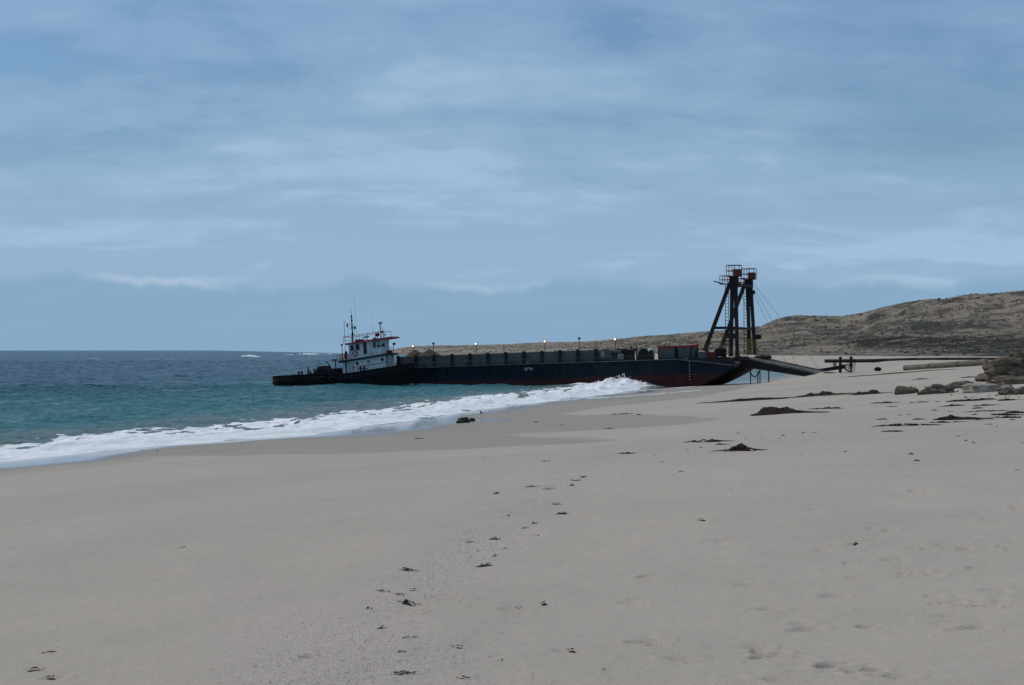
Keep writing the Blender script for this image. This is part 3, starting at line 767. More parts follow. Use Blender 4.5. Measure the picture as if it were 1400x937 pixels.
# floodlight poles on the far side
for px, y, lit in ((565, 473.4, 1), (592.5, 470.0, 0), (651, 470.3, 1), (689, 471.5, 0), (745, 467.0, 1), (791.8, 462.8, 0), (841, 464.0, 1)):
    u, w = BP(px, y, BEAM - .7); d = deck(u); vv = BEAM - .7
    pole = MB().cyl((u, vv, d - .05), (u, vv, w - .15), .05, n=6).build('floodlight_pole', M_DARKST, barge)
    if px != 689:
        hm = MB().box(u - .17, u + .17, vv - .10, vv + .12, w - .16, w + .16).build('lamp_housing', M_DARKST, pole)
        if lit: MB().ball((u, vv - .14, w), .13, 1, .5, 1).build('lamp_glass', M_LIT, pole, True)

def gravel(cu, cv, lu, lv, peaks, zb, label, seed):
    n1, n2 = 46, 34
    Ug, Vg = np.meshgrid(np.linspace(-lu, lu, n1), np.linspace(-lv, lv, n2))
    Z = np.zeros_like(Ug)
    for (pu_, pv, h, rad) in peaks: Z = np.maximum(Z, h - np.hypot(Ug - pu_, (Vg - pv)*.9) * h/rad)
    Z += .16 * fbm(Ug*.9 + seed, Vg*.9, seed, 4) + .06 * fbm(Ug*3, Vg*3, seed + 9, 2)
    edge_ = np.minimum(1, np.minimum(lu - np.abs(Ug), lv - np.abs(Vg))/.5)
    Z = np.maximum(Z, .12) * edge_ - .05
    wx = B0[0] + (cu + Ug)*A2[0] + (cv + Vg)*N2[0]; wy = B0[1] + (cu + Ug)*A2[1] + (cv + Vg)*N2[1]
    o = grid_obj('gravel_heap', wx - wx.mean(), wy - wy.mean(), Z + (Ug * kd), M_GRAVEL)
    o.location = (wx.mean(), wy.mean(), zb)
    return tag(o, label, 'gravel heap')
u1 = (U(545, 6) + U(606, 6))/2
pk1, pk2 = BP(567, 475.8, 7), BP(587, 475.4, 7)
gravel(u1, 7.5, (pu[3]-pu[0])/2 + .6, 5.9, [(pk1[0]-u1, -.5, pk1[1]-deck(u1)-.05, 3.6), (pk2[0]-u1, -.4, pk2[1]-deck(u1)-.05, 3.9), (U(551, 6)-u1, 0, 1.75, 3.0), (U(604, 6)-u1, .3, 1.55, 3.0)],
       deck(u1) + .02, 'twin peaked heap of crushed rock in the barge bin beside the tug', 5)
u2 = (pu[3] + pu[-1])/2 + .8
gravel(u2, 7.5, (pu[-1]-pu[3])/2 - 1.2, 5.6, [(-6, 0, 1.15, 6), (0, .5, 1.0, 6), (6, 0, 1.1, 6), (9, 0, 1.0, 5)], deck(u2) + .02, 'low levelled bed of crushed rock filling the long barge bin', 15)

# deck gear forward of the bins; every thing stands on the deck plate
def on_deck(name, px, v, label, cat, group=None):
    u = U(px, v); p = B0 + u*A2 + v*N2
    return tag(empty(name, (p[0], p[1], deck(min(u, u_s0))), (0, -kd, -YAW)), label, cat, group)
g = on_deck('generator_set', 835, 1.6, 'dark boxy generator with a pale panel beside the bin wall', 'generator')
MB().box(-1.5, 1.9, -.7, .7, .1, 1.5).build('casing', M_BINGREY, g, bevel=.04); MB().box(-1.6, 2.0, -.75, .75, 0, .12).build('skid', M_DARKST, g)
MB().box(-1.25, -.65, -.74, -.70, .55, 1.38).build('panel', M_GREYB, g); MB().cyl((1.2, 0, 1.5), (1.2, 0, 1.85), .09).build('exhaust', M_RUSTY, g)
MB().box(.3, 1.6, -.73, -.70, .4, 1.2).build('louvre', M_DARKST, g)
g = on_deck('pump_engine', 855.5, 1.7, 'black pump engine with a grey control cabinet at its front', 'engine')
MB().box(-1.3, 1.2, -.55, .6, .12, 1.55).build('engine_block', M_DARKST, g, bevel=.06); MB().box(-1.4, 1.3, -.6, .65, 0, .14).build('skid', M_RUSTY, g)
MB().box(-.95, -.05, -.85, -.57, .1, .95).build('control_cabinet', M_GREYB, g, bevel=.02); MB().box(-1.2, .2, -.3, .5, 1.55, 1.72).build('hood', M_RUSTY, g)
MB().cyl((.9, .1, 1.5), (.9, .1, 2.1), .08).build('exhaust', M_DARKST, g)
for j, px in enumerate((867.5, 870.5)):
    g = on_deck('fairlead_post', px, 1.2, ('shorter', 'taller')[j] + ' of two thin fairlead posts beside the deck winch', 'post')
    MB().cyl((0, 0, 0), (0, 0, 1.75 + .25*j), .09).build('post', M_RUSTY, g); MB().cyl((0, -.16, 1.5), (0, .16, 1.5), .16, n=12).build('roller', M_DARKST, g)
g = on_deck('deck_winch', 882, 1.9, 'rusty deck winch with a wire drum between the posts and the tank', 'winch')
MB().cyl((0, -.6, .85), (0, .6, .85), .45, n=18).build('drum', M_RUSTY, g)
for d in (-.65, .65): MB().cyl((0, d-.05, .85), (0, d+.05, .85), .8, n=20).build('flange', M_DARKST, g)
MB().box(-1.1, 1.1, -.8, .8, 0, .18).build('bed_frame', M_DARKST, g); MB().box(.75, 1.3, -.5, .5, .15, 1.35).build('gearbox', M_DARKST, g, bevel=.05)
mm = MB()
for k_ in range(7): mm.torus((0, -.5 + k_*.165, .85), (0, 1, 0), .5, .07, 18, 6)
mm.build('wire_coil', M_ROPE, g)
for j, (px, vv, col_, nm) in enumerate(((874, 2.6, M_GREYB, 'grey'), (877.2, 2.2, M_BINGREY, 'dark grey'))):
    g = on_deck('oil_drum', px, vv, nm + ' oil drum standing behind the deck winch', 'oil drum')
    MB().cyl((0, 0, 0), (0, 0, 1.25), .42, n=18).build('shell', col_, g, True); mm = MB()
    for hz in (.05, .42, .82, 1.22): mm.torus((0, 0, hz), (0, 0, 1), .42, .025, 18, 6)
    mm.build('hoop', M_DARKST, g)
g = on_deck('water_tank', 890.5, 2.0, 'upright pale tank with a dark base beside the rock box', 'tank')
MB().cyl((0, 0, .35), (0, 0, 1.65), .5, n=20).build('tank_body', M_WHITE2, g, True); MB().cyl((0, 0, 1.65), (0, 0, 1.8), .46, .2, n=20).build('tank_lid', M_GREYB, g)
for a_ in (-.3, .3): MB().box(a_-.06, a_+.06, -.3, .3, 0, .36).build('leg', M_DARKST, g)
def container(px0, px1, v, label):
    u0_, u1_ = U(px0, v), U(px1, v); uc = (u0_ + u1_)/2; L = (u1_ - u0_)/2
    p = B0 + uc*A2 + v*N2
    g = tag(empty('steel_container', (p[0], p[1], deck(uc)), (0, -kd, -YAW)), label, 'container')
    MB().box(-L, L, 0, 2.2, .1, 1.52).build('box_body', M_CONT, g)
    mm = MB(); n = 9
    for i in range(n):
        x = -L + .25 + (2*L - .5)*i/(n-1); mm.box(x - .05, x + .05, -.05, -.001, .2, 1.45)
    mm.build('side_ribs', M_CONT, g)
    for x in (-L, L): MB().box(x - .07, x + .07, -.07, .05, .02, 1.56).build('corner_post', M_DARKST, g)
    MB().box(-L - .05, L + .05, -.06, 2.26, 1.525, 1.88).build('lid', M_REDP, g, bevel=.03)
    MB().box(-L, L, -.04, 2.2, 0, .1).build('skid', M_DARKST, g)
container(900.5, 923.5, 1.3, 'grey green steel container with red lid beside the pale tank')
container(926.5, 944.5, 1.3, 'grey green steel container with red lid beside the red topped vent')
g = on_deck('ventilator', 952.8, 1.2, 'dark deck ventilator column with a bright red mushroom top', 'ventilator')
MB().cyl((0, 0, 0), (0, 0, 1.85), .30, .26, n=14).build('column', M_BLUEB, g, True); MB().ball((.05, 0, 1.95), .38, 1, 1, .75, 14, 8).build('mushroom_top', M_REDTRIM, g, True)
MB().cyl((0, 0, 0), (0, 0, .12), .42, n=14).build('flange', M_DARKST, g)
g = on_deck('deck_locker', 960, 1.3, 'small grey green locker at the foot of the gantry brace', 'locker')
MB().box(-.55, .6, -.4, .5, .0, .95).build('locker_body', M_CONT, g, bevel=.03); MB().box(-.6, .65, -.45, .55, .955, 1.0).build('locker_lid', M_GREYB, g)
g = on_deck('hydraulic_unit', 972, 3.5, 'low red hydraulic unit behind the gantry brace', 'hydraulic unit')
MB().box(-.9, .9, -.5, .5, .1, .95).build('casing', M_REDP, g, bevel=.05); MB().cyl((-.5, 0, .95), (-.5, 0, 1.3), .2, n=12).build('filter', M_DARKST, g); MB().box(-1, 1, -.6, .6, 0, .1).build('skid', M_DARKST, g)
g = on_deck('anchor_windlass', 984, 4.0, 'dark anchor windlass between the gantry braces', 'windlass')
MB().box(-.9, .9, -.6, .6, 0, .25).build('bed_plate', M_DARKST, g); MB().cyl((0, -.7, .9), (0, .7, .9), .38, n=16).build('barrel', M_RUSTY, g)
for d in (-.75, .75): MB().cyl((0, d-.06, .9), (0, d+.06, .9), .62, n=18).build('brake_disc', M_DARKST, g)
MB().box(.45, .95, -.4, .4, .25, 1.5).build('motor', M_DARKST, g, bevel=.05)
mm = MB()
for i, (x, y, s_) in enumerate(((0, 0, .5), (.8, .3, .45), (-.7, .2, .4), (.2, .7, .38))): mm.ball((x, y, .18), s_, 1.3, 1.1, .75, 9, 6)
for px, vv, lab in ((1012, 2.0, 'heap of coiled rope at the foot of the near gantry'), (1042, 10.5, 'heap of coiled rope on the ramp head')):
    u = U(px, vv); p = B0 + u*A2 + vv*N2
    o = mm.build('rope_heap', M_ROPE, None, True); o.location = (p[0], p[1], (deck(u_s0) - .15 if px < 1030 else w_bow + .85)); o.rotation_euler = (0, 0, -YAW); tag(o, lab, 'rope')

# ramp gantry: two A-frames
def frame(v, pts, near_):
    P_ = lambda px, y: (BP(px, y, v)[0], v, BP(px, y, v)[1])
    fr = empty('gantry_frame', (0, 0, 0), (0, 0, 0), barge)
    top, footA, footB, braceT, braceF, btm, plat = pts['top'], pts['fa'], pts['fb'], pts['bt'], pts['bf'], pts['y0'], pts['plat']
    t_ = P_(*top); a = P_(*footA); b = P_(*footB)
    MB().beam((t_[0] - .24, v, t_[2]), (a[0], v, a[2]), .48, .5, .40, .44).build('leg', M_GANTRY, fr)
    MB().beam((t_[0] + .24, v, t_[2]), (b[0], v + .004, b[2]), .48, .5, .40, .44).build('leg', M_GANTRY, fr)
    MB().beam(P_(*braceT), P_(*braceF), .48, .48).build('brace', M_GANTRY, fr)
    # coloured feet sleeves
    if near_:
        for q_ in (a, b): MB().box(q_[0]-.30, q_[0]+.30, v-.27, v+.27, q_[2]-.05, q_[2]+.22).build('foot_plate', M_RUSTY, fr)
        d = (Vector(P_(*braceF)) - Vector(P_(*braceT))).normalized(); e = Vector(P_(*braceF))
        MB().beam(e - d*1.2, e + d*.06, .54, .54).build('brace_foot', M_RUSTY, fr)
    else:
        MB().beam((a[0] - .02, v, a[2] + 2.3), (a[0], v, a[2]), .47, .5).build('leg_sleeve', M_YEL, fr)
        MB().beam((b[0] - .13, v, b[2] + 2.3), (b[0], v, b[2]), .47, .5).build('leg_sleeve', M_ORANGE, fr)
        d = (Vector(P_(*braceF)) - Vector(P_(*braceT))).normalized(); e = Vector(P_(*braceF))
        MB().beam(e - d*2.9, e, .54, .54).build('brace_sleeve', M_YEL, fr)
        MB().beam(e - d*2.95, e - d*1.5, .56, .56).build('brace_sleeve', M_ORANGE, fr)
    # head: gusset, sheave housing, cage
    MB().box(t_[0]-.65, t_[0]+.6, v-.34, v+.34, t_[2]-1.1, t_[2]+.12).build('head_gusset', M_GANTRY, fr, bevel=.05)
    sb = MB().box(t_[0]-.05, t_[0]+.78, v-.42, v+.42, t_[2]+.16, t_[2]+1.12).build('sheave_housing', M_REDP, fr, bevel=.04)
    MB().box(t_[0]+.80, t_[0]+.95, v-.42, v+.42, t_[2]+.05, t_[2]+1.1).build('end_plate', M_DARKST, sb)
    m = MB(); x0, x1, z0 = t_[0]-.95, t_[0]+.98, t_[2]+.12
    m.box(x0, x1, v-.8, v+.8, z0-.06, z0)
    for vv in (v-.78, v+.78):
        for x in (x0+.03, (x0+x1)/2-.1, x1-.03): m.cyl((x, vv, z0), (x, vv, z0+1.55), .05, n=6)
        for hh in (.75, 1.55): m.beam((x0, vv, z0+hh), (x1, vv, z0+hh), .08)
    for x in (x0+.03, x1-.03):
        for hh in (.75, 1.55): m.beam((x, v-.78, z0+hh), (x, v+.78, z0+hh), .08)
    m.build('head_cage', M_RUSTY, fr)
    # lower platform with its own rail
    (p0, p1, yp, yr) = plat
    xa, za = BP(p0, yp, v); xb, _ = BP(p1, yp, v); rh = BP(p0, yr, v)[1] - za
    m = MB().box(xa, xb, v-.75, v+.75, za-.08, za)
    m.build('platform', M_GANTRY, fr)
    for vv in (v-.72, v+.72):
        m = MB()
        for x in np.linspace(xa+.05, xb-.05, 3): m.cyl((x, vv, za), (x, vv, za+rh), .045, n=6)
        for hh in (rh*.5, rh): m.beam((xa, vv, za+hh), (xb, vv, za+hh), .075)
        m.build('platform_rail', M_REDP if near_ else M_RUSTY, fr)
    if near_: MB().beam((xa - 1.0, v, za + .42), (xa + .4, v, za - .02), .22, .16).build('davit', M_GANTRY, fr)
    lx = BP(pts['lad'], 450, v)[0]; m = MB(); z1 = za + .1; zb_ = deck(u_s0) - .1
    for d in (-.25, .25): m.cyl((lx + d, v + .62, zb_), (lx + d, v + .62, z1), .045, n=6)
    n = int((z1 - zb_)/.48)
    for i in range(n): m.cyl((lx - .25, v + .62, zb_ + .3 + .48*i), (lx + .25, v + .62, zb_ + .3 + .48*i), .035, n=5)
    m.build('ladder', M_RUSTY, fr)
    # horizontal tie from brace to legs
    s_ = P_(*pts['tie0']); e_ = P_(*pts['tie1'])
    MB().beam(s_, e_, .34, .38).build('tie_beam', M_GANTRY, fr)
    bx, bz = BP(*pts['box'], v); MB().box(bx-.55, bx+.4, v-.5, v+.5, bz-.32, bz+.36).build('winch_box', M_DARKST, fr, bevel=.04)
    hk = P_(*pts['blk']); MB().cyl((hk[0], v-.12, hk[2]), (hk[0], v+.12, hk[2]), .34, n=16).build('pulley_block', M_RUSTY, fr)
    MB().cyl((hk[0]-.15, v, hk[2]+.25), (t_[0]+.4, v, t_[2]-.4), .04, n=5).build('pulley_strap', M_DARKST, fr)
    return fr
VN, VF = 1.6, 12.6
yb = 487.2
frame(VN, dict(top=(1003.5, 379), fa=(999.5, yb), fb=(1008, yb), bt=(998.5, 386), bf=(963.5, 479.5), y0=yb, plat=(985.5, 1000, 388.5, 377.5), lad=992.5, tie0=(975.5, 448.5), tie1=(1007, 448.5), box=(1000, 459.5), blk=(1010, 389)), True)
frame(VF, dict(top=(1023.8, 383), fa=(1025, 485), fb=(1032.2, 485), bt=(1018.5, 388), bf=(983, 484), y0=485, plat=(1008, 1021, 392, 381), lad=1018, tie0=(999, 449.5), tie1=(1030, 449.5), box=(1036.5, 461), blk=(1029.5, 400)), False)
# cross beam tying the two frames
un, wn_ = BP(1004, 448.5, VN); MB().beam((un, VN, wn_), (un, VF, wn_), .3, .34).build('cross_beam', M_GANTRY, barge)
ut, wt_ = BP(1003.5, 383, VN); MB().beam((ut, VN, wt_-.5), (ut, VF, wt_-.5), .26, .3).build('cross_beam', M_GANTRY, barge)

# ------------------------------------------------------------------ ramp from bow to beach
uf, wf = BP(1122, 510.5, 7.0)
u_h, w_h = u_bow + .45, w_bow + .95
p = B0 + u_h*A2; Lr = math.hypot(uf - u_h, w_h - wf); pr = math.atan2(w_h - wf, uf - u_h)
ramp = tag(empty('loading_ramp', (p[0] + 7.4*N2[0], p[1] + 7.4*N2[1], w_h), (0, pr, -YAW)), 'long worn loading ramp sloping from the barge bow down to the sand', 'ramp')
t = NT('sandy_ramp_deck'); P = t.tc.outputs['Object']; rn = t.noise(P, 1.2, 5, .65, stretch=(.5, 1, 1))
M_RAMP = t.finish(t.bsdf(t.mix(t.ramp(rn, .35, .65), (.085, .074, .062), (.19, .172, .148)), .9, 0, t.bump(rn, .5, .05), .2))
for i in range(12):
    x0 = Lr*i/12; MB().box(x0 + .02, x0 + Lr/12 - .02, -4.6, 4.6, -.12 + .02*(i % 2), .03 + .02*(i % 3)).build('deck_plank', M_RAMP, ramp)
for yv in (-4.75, -1.6, 1.6, 4.75):
    MB().hexa([(0, yv-.16, -1.25), (Lr, yv-.16, -.6), (Lr, yv+.16, -.6), (0, yv+.16, -1.25), (0, yv-.16, -.13), (Lr, yv-.16, -.13), (Lr, yv+.16, -.13), (0, yv+.16, -.13)]).build('girder', M_DARKST, ramp)
for yv in (-4.75, 4.75): MB().cyl((-.1, yv, .12), (Lr*.98, yv, .10), .17, n=10).build('kerb_pipe', M_RAMP, ramp, True)
mm = MB()
for k_ in range(3): mm.box(Lr*(.12 + .3*k_), Lr*(.12 + .3*k_) + .2, -4.5, 4.5, -.75, -.5)
mm.build('cross_member', M_DARKST, ramp)
# hoisting wires from the gantry heads to the ramp
def world(u, v, w): q_ = B0 + u*A2 + v*N2; return Vector((q_[0], q_[1], w))
for px, y, v, fpx, fy, fv in ((1029, 386, VF, 1122, 497, 12.0), (1027, 388, VF, 1090, 497, 12.0), (1029, 398, VF, 1075, 494, 12.1), (1009, 384, VN, 1040, 492, 2.7)):
    a = world(BP(px, y, v)[0], v, BP(px, y, v)[1])
    ue = min(BP(fpx, fy, fv)[0], uf - .5); zf = w_h + (wf - w_h)*(ue - u_h)/(uf - u_h) + .15
    b = world(ue, fv, zf)
    o = MB().cyl((0, 0, 0), tuple(b - a), .022, n=5).build('hoist_wire', M_WIRE); o.location = a
    tag(o, {1122: 'longest hoisting wire, reaching the foot of the loading ramp', 1090: 'hoisting wire from the far gantry to the middle of the ramp', 1075: 'hoisting wire from the far gantry pulley to the upper ramp', 1040: 'short hoisting wire from the near gantry to the ramp head'}[fpx], 'wire')
# chains and a prop under the ramp head
def hang(pa, pb, sag, r, name, label, cat):
    pts = []
    for i in range(15):
        f_ = i/14; q_ = pa.lerp(pb, f_); q_.z -= sag*4*f_*(1-f_); pts.append(q_)
    m = MB(); base = pts[0].copy()
    m.tube([q_ - base for q_ in pts], r, 6)
    o = m.build(name, M_DARKST); o.location = base; return tag(o, label, cat)
vc = 1.0
hang(world(U(1025, vc), vc, BP(1025, 507.5, vc)[1]), world(U(1040, vc), vc, BP(1040, 503.5, vc)[1]), 1.0, .09, 'hanging_chain', 'dark chain hanging in a loop under the bow ramp', 'chain')
for px, y0_ in ((1026, 506), (1036, 508), (1039, 502), (1051, 500)):
    a = world(U(px, vc), vc, BP(px, y0_, vc)[1]); zg = H1(a.x, a.y)
    m = MB().cyl((0, 0, -.1), (0, 0, a.z - zg), .075 if px < 1045 else .09, n=7); m.ball((0, 0, .02), .2, 1, 1, .6)
    o = m.build('ramp_prop', M_DARKST); o.location = (a.x, a.y, zg)
    tag(o, {1026: 'dark prop at the bow end of the hanging chain', 1036: 'short dark prop standing beneath the loop of the hanging chain', 1039: 'dark prop at the ramp end of the hanging chain', 1051: 'lone dark prop under the loading ramp away from the chain'}[px], 'prop')

# ------------------------------------------------------------------ tug lying along the barge's stern quarter
M_STERN = paint('stained_stern_plate', (.030, .019, .017), .8, .7, .35)
TV = -4.0; TRIM = R(3.4); TYAW = R(10)
A3 = np.array([math.cos(TYAW), -math.sin(TYAW)]); N3 = np.array([math.sin(TYAW), math.cos(TYAW)])
pt = B0 + U(567, TV)*A2 + TV*N2 - 11.2*A3                 # amidships, bow against the barge's quarter
tug = tag(empty('tugboat', (pt[0], pt[1], 0), (0, -TRIM, -TYAW)), 'black hulled tugboat with white wheelhouse pushing at the barge stern', 'tugboat')
ct, st_ = math.cos(TRIM), math.sin(TRIM)
def TP(px, py, y=0.0):
    dx, dz_ = (px - CXP)/FPX, -(py - HZ)/FPX
    k = (float(pt @ N3) + y) / (dx*N3[0] + N3[1])
    u, w = (dx*k*A3[0] + k*A3[1]) - float(pt @ A3), CAMH + dz_*k
    return u*ct + w*st_, -u*st_ + w*ct
HBT = 3.45
sheer_px = [373.5, 380, 410, 440, 468, 485, 500, 530, 552, 567]
sheer_y = [515.5, 514.5, 513.2, 512.6, 511.6, 509.8, 507.2, 502.4, 498.3, 496.0]
sx, sz = zip(*[TP(a, b, -HBT * .9) for a, b in zip(sheer_px, sheer_y)])
x_s, x_b = TP(378.5, 516)[0], TP(567, 497)[0]
def sheer(x): return float(np.interp(x, sx, sz))
def halfb(x):
    f_ = (x - x_s)/(x_b - x_s)
    a = 1 - max(0, (.12 - f_)/.12)**2.4 * .42
    b = 1 - max(0, (f_ - .66)/.34)**2.0
    return HBT * a * max(b, .03)**.62
xs = list(np.linspace(x_s, x_b, 46)); rows = [0, .2, .4, .6, .8, 1]
v, f = [], []
for x in xs:
    hb = halfb(x); zt = sheer(x); zk = -2.0
    for sd in (-1, 1):
        for k_ in rows:
            z = zk + (zt - zk)*k_; fl = .70 + .30*k_**.6
            bowf = max(0, (x - x_s)/(x_b - x_s) - .7)/.3
            v.append((x - bowf*(1-k_)*1.6, sd*hb*(fl - .18*bowf*(1-k_)), z))
n = len(rows)
for i in range(len(xs)-1):
    for sd in (0, 1):
        for k_ in range(n-1):
            a = i*2*n + sd*n + k_; b = a + 2*n
            f.append((a, b, b+1, a+1) if sd == 0 else (a, a+1, b+1, b))
for k_ in range(n-1): f.append((k_, k_+1, n+k_+1, n+k_)); e = (len(xs)-1)*2*n; f.append((e+k_, e+n+k_, e+n+k_+1, e+k_+1))
m = MB(); m._add(v, f); th = m.build('hull', M_TUGHULL, tug, True)
so = th.modifiers.new('plate', 'SOLIDIFY'); so.thickness = .08; so.offset = -1
v, f = [], []
for x in xs:
    for sd in (-1, 1): v.append((x, sd*halfb(x)*.96, sheer(x) - .85))
for i in range(len(xs)-1): f.append((2*i, 2*i+1, 2*i+3, 2*i+2))
m = MB(); m._add(v, f); m.build('deck', M_DECK, tug)
for sd in (-1, 1):
    m = MB()
    for a, b in zip(xs[:-1], xs[1:]): m.beam((a, sd*(halfb(a)+.02), sheer(a)+.03), (b, sd*(halfb(b)+.02), sheer(b)+.03), .2, .12)
    m.build('cap_rail', M_RUBBER, tug)
    m = MB()
    for a, b in zip(xs[:-3], xs[1:-2]): m.beam((a, sd*(halfb(a)+.05), sheer(a)-.9), (b, sd*(halfb(b)+.05), sheer(b)-.9), .2, .2)
    m.build('rub_rail', M_RUBBER, tug)
# rust-red stern bulwark facing plates
for sd in (-1, 1):
    m = MB(); xr = np.linspace(x_s + .2, TP(409, 514)[0], 9)
    for a, b in zip(xr[:-1], xr[1:]):
        ha, hb_ = sd*(halfb(a)+.03), sd*(halfb(b)+.03)
        m.hexa([(a, ha, sheer(a)-.78), (b, hb_, sheer(b)-.78), (b, hb_-sd*.05, sheer(b)-.78), (a, ha-sd*.05, sheer(a)-.78), (a, ha, sheer(a)-.05), (b, hb_, sheer(b)-.05), (b, hb_-sd*.05, sheer(b)-.05), (a, ha-sd*.05, sheer(a)-.05)])
    m.build('stern_plate', M_STERN, tug)
# tyres along the side
for px, y in ((440.5, 519), (454.5, 519.5), (520, 515)):
    x, z = TP(px, y, -HBT); c_ = (x, -halfb(x) - .16, z)
    MB().torus(c_, (0, 1, 0), .34, .15, 20, 8).build('tyre_fender', M_RUBBER, tug, True)
# ---- deckhouse
YH = 2.35                                            # half width of the deckhouse
def HPt(px, py): return TP(px, py, -YH)
lo = [HPt(474.5, 514), HPt(531.5, 506), HPt(530.2, 484.9), HPt(474.0, 493.2)]
m = MB()
(x0, z0), (x1, z1), (x2, z2), (x3, z3) = lo
nose = .35
v = [(x0, -YH, z0), (x1 - nose, -YH, z1), (x1, -YH*.55, z1), (x1, YH*.55, z1), (x1 - nose, YH, z1), (x0, YH, z0)]
v += [(x3, -YH, z3), (x2 - nose, -YH, z2 - .05), (x2, -YH*.55, z2), (x2, YH*.55, z2), (x2 - nose, YH, z2 - .05), (x3, YH, z3)]
m._add(v, [(5, 4, 3, 2, 1, 0), (6, 7, 8, 9, 10, 11)] + [(i, (i+1) % 6, (i+1) % 6 + 6, i + 6) for i in range(6)])
lower = m.build('lower_deckhouse', M_WHITE, tug)
def on_wall(px, py, out=.02): x, z = HPt(px, py); return x, -YH - out, z
sl = math.atan2(z2 - z3, x2 - x3)
for px, y in ((488.3, 497.2), (504.0, 494.6), (522.5, 491.8)):
    x, yy_, z = on_wall(px, y); ph = MB().cyl((x, yy_+.06, z), (x, yy_-.02, z), .24, n=18).build('porthole', M_BLUEB, tug)
    MB().cyl((x, yy_-.02, z), (x, yy_-.035, z), .18, n=18).build('pane', M_GLASS if px != 504 else M_RADAR, ph)
def wall_box(name, pxa, ya, pxb, yb_, mat_, d0=.0, d1=.05, par=tug, yw=-YH):
    xa, za = TP(pxa, ya, yw); xb, zb_ = TP(pxb, yb_, yw)
    return MB().box(min(xa, xb), max(xa, xb), yw - d1, yw - d0, min(za, zb_), max(za, zb_)).build(name, mat_, par)
d_ = wall_box('door', 477.4, 495.6, 483.3, 509.5, M_WHITE2, -.02, .05); wall_box('door_frame', 476.9, 495.1, 477.4, 510, M_BLUEB, -.02, .06); wall_box('door_frame', 483.3, 495.1, 483.7, 509.5, M_BLUEB, -.02, .06)
wall_box('handle', 482.0, 502.2, 482.9, 502.9, M_DARKST, .05, .12, d_)
x, yy_, z = on_wall(484, 502.5); x9, _, z9 = on_wall(535, 493.5); MB().beam((x, yy_-.05, z), (x9, yy_-.05, z9), .06, .06).build('grab_rail', M_REDTRIM, tug)
# recess beside the house: stanchion and a dark block painted for the shade under the upper deck
wall_box('stanchion', 468.2, 494.5, 470.3, 511.2, M_WHITE, -.1, .12)
xA, zA = HPt(470.6, 494.6); xB, zB = HPt(474.6, 511)
MB().box(xA, xB + .02, -YH + .35, YH - .35, zB, zA).build('aft_passage_shade', M_BLUEB, tug)
# boat deck slab with navy edge
pa, pb = TP(462.5, 495.2, -YH - .35), TP(532.5, 484.0, -YH - .35)
MB().beam((pa[0], 0, pa[1]), (pb[0], 0, pb[1]), 2*YH + .7, .26).build('boat_deck', M_BLUEB, tug)
# ---- wheelhouse
YW_ = 1.95
WPt = lambda px, py: TP(px, py, -YW_)
(a0, c0), (a1, c1), (a2, c2), (a3, c3) = WPt(476.8, 493.0), WPt(525.5, 485.4), WPt(525.0, 463.0), WPt(476.2, 470.6)
nz = .55
v = [(a0, -YW_, c0), (a1 - nz, -YW_, c1 - .05), (a1, -YW_*.5, c1), (a1, YW_*.5, c1), (a1 - nz, YW_, c1 - .05), (a0, YW_, c0),
     (a3, -YW_, c3), (a2 - nz, -YW_, c2 - .12), (a2, -YW_*.5, c2), (a2, YW_*.5, c2), (a2 - nz, YW_, c2 - .12), (a3, YW_, c3)]
m = MB(); m._add(v, [(5, 4, 3, 2, 1, 0), (6, 7, 8, 9, 10, 11)] + [(i, (i+1) % 6, (i+1) % 6 + 6, i + 6) for i in range(6)])
m.build('wheelhouse', M_WHITE, tug)
def win(pa_, pb_, mat_=M_GLASS, name='window', fr=M_WHITE2):
    xa, za = WPt(*pa_); xb, zb_ = WPt(*pb_); xa, xb = sorted((xa, xb)); za, zb_ = sorted((za, zb_))
    o = MB().box(xa, xb, -YW_ - .03, -YW_ + .02, za, zb_).build(name, mat_, tug)
    m = MB(); w_ = .06
    m.box(xa - w_, xb + w_, -YW_ - .06, -YW_, zb_, zb_ + w_); m.box(xa - w_, xb + w_, -YW_ - .06, -YW_, za - w_, za)
    m.box(xa - w_, xa, -YW_ - .06, -YW_, za, zb_); m.box(xb, xb + w_, -YW_ - .06, -YW_, za, zb_)
    m.build('frame', fr, o); return o
win((479.2, 472.6), (483.8, 479.6)); win((486.2, 470.9), (491.7, 478.6))
dr = win((496.6, 469.0), (501.8, 484.0), M_GLASS, 'doorway_shade'); xk, zk = WPt(498.8, 481.5); MB().box(xk - .2, xk + .12, -YW_ - .05, -YW_ - .031, zk - .12, zk + .55).build('kick_panel', M_FLAG, dr)  # dark pane painted for the shade inside the open door
dd = wall_box('door', 503.6, 467.9, 509.4, 484.2, M_WHITE, -.02, .12, tug, -YW_)
for ya, yb_ in ((469.0, 475.0), (476.5, 483.0)): wall_box('panel', 504.3, ya, 508.8, yb_, M_WHITE2, .12, .14, dd, -YW_)
win((510.2, 467.0), (514.0, 475.2)); wi = win((515.4, 466.2), (520.2, 474.6), M_GLASS, 'window', M_WHITE)
wall_box('painted_glare', 516.6, 467.6, 519.0, 471.8, M_WHITE2, .035, .045, wi, -YW_)  # pale plate painted in for glare on the pane
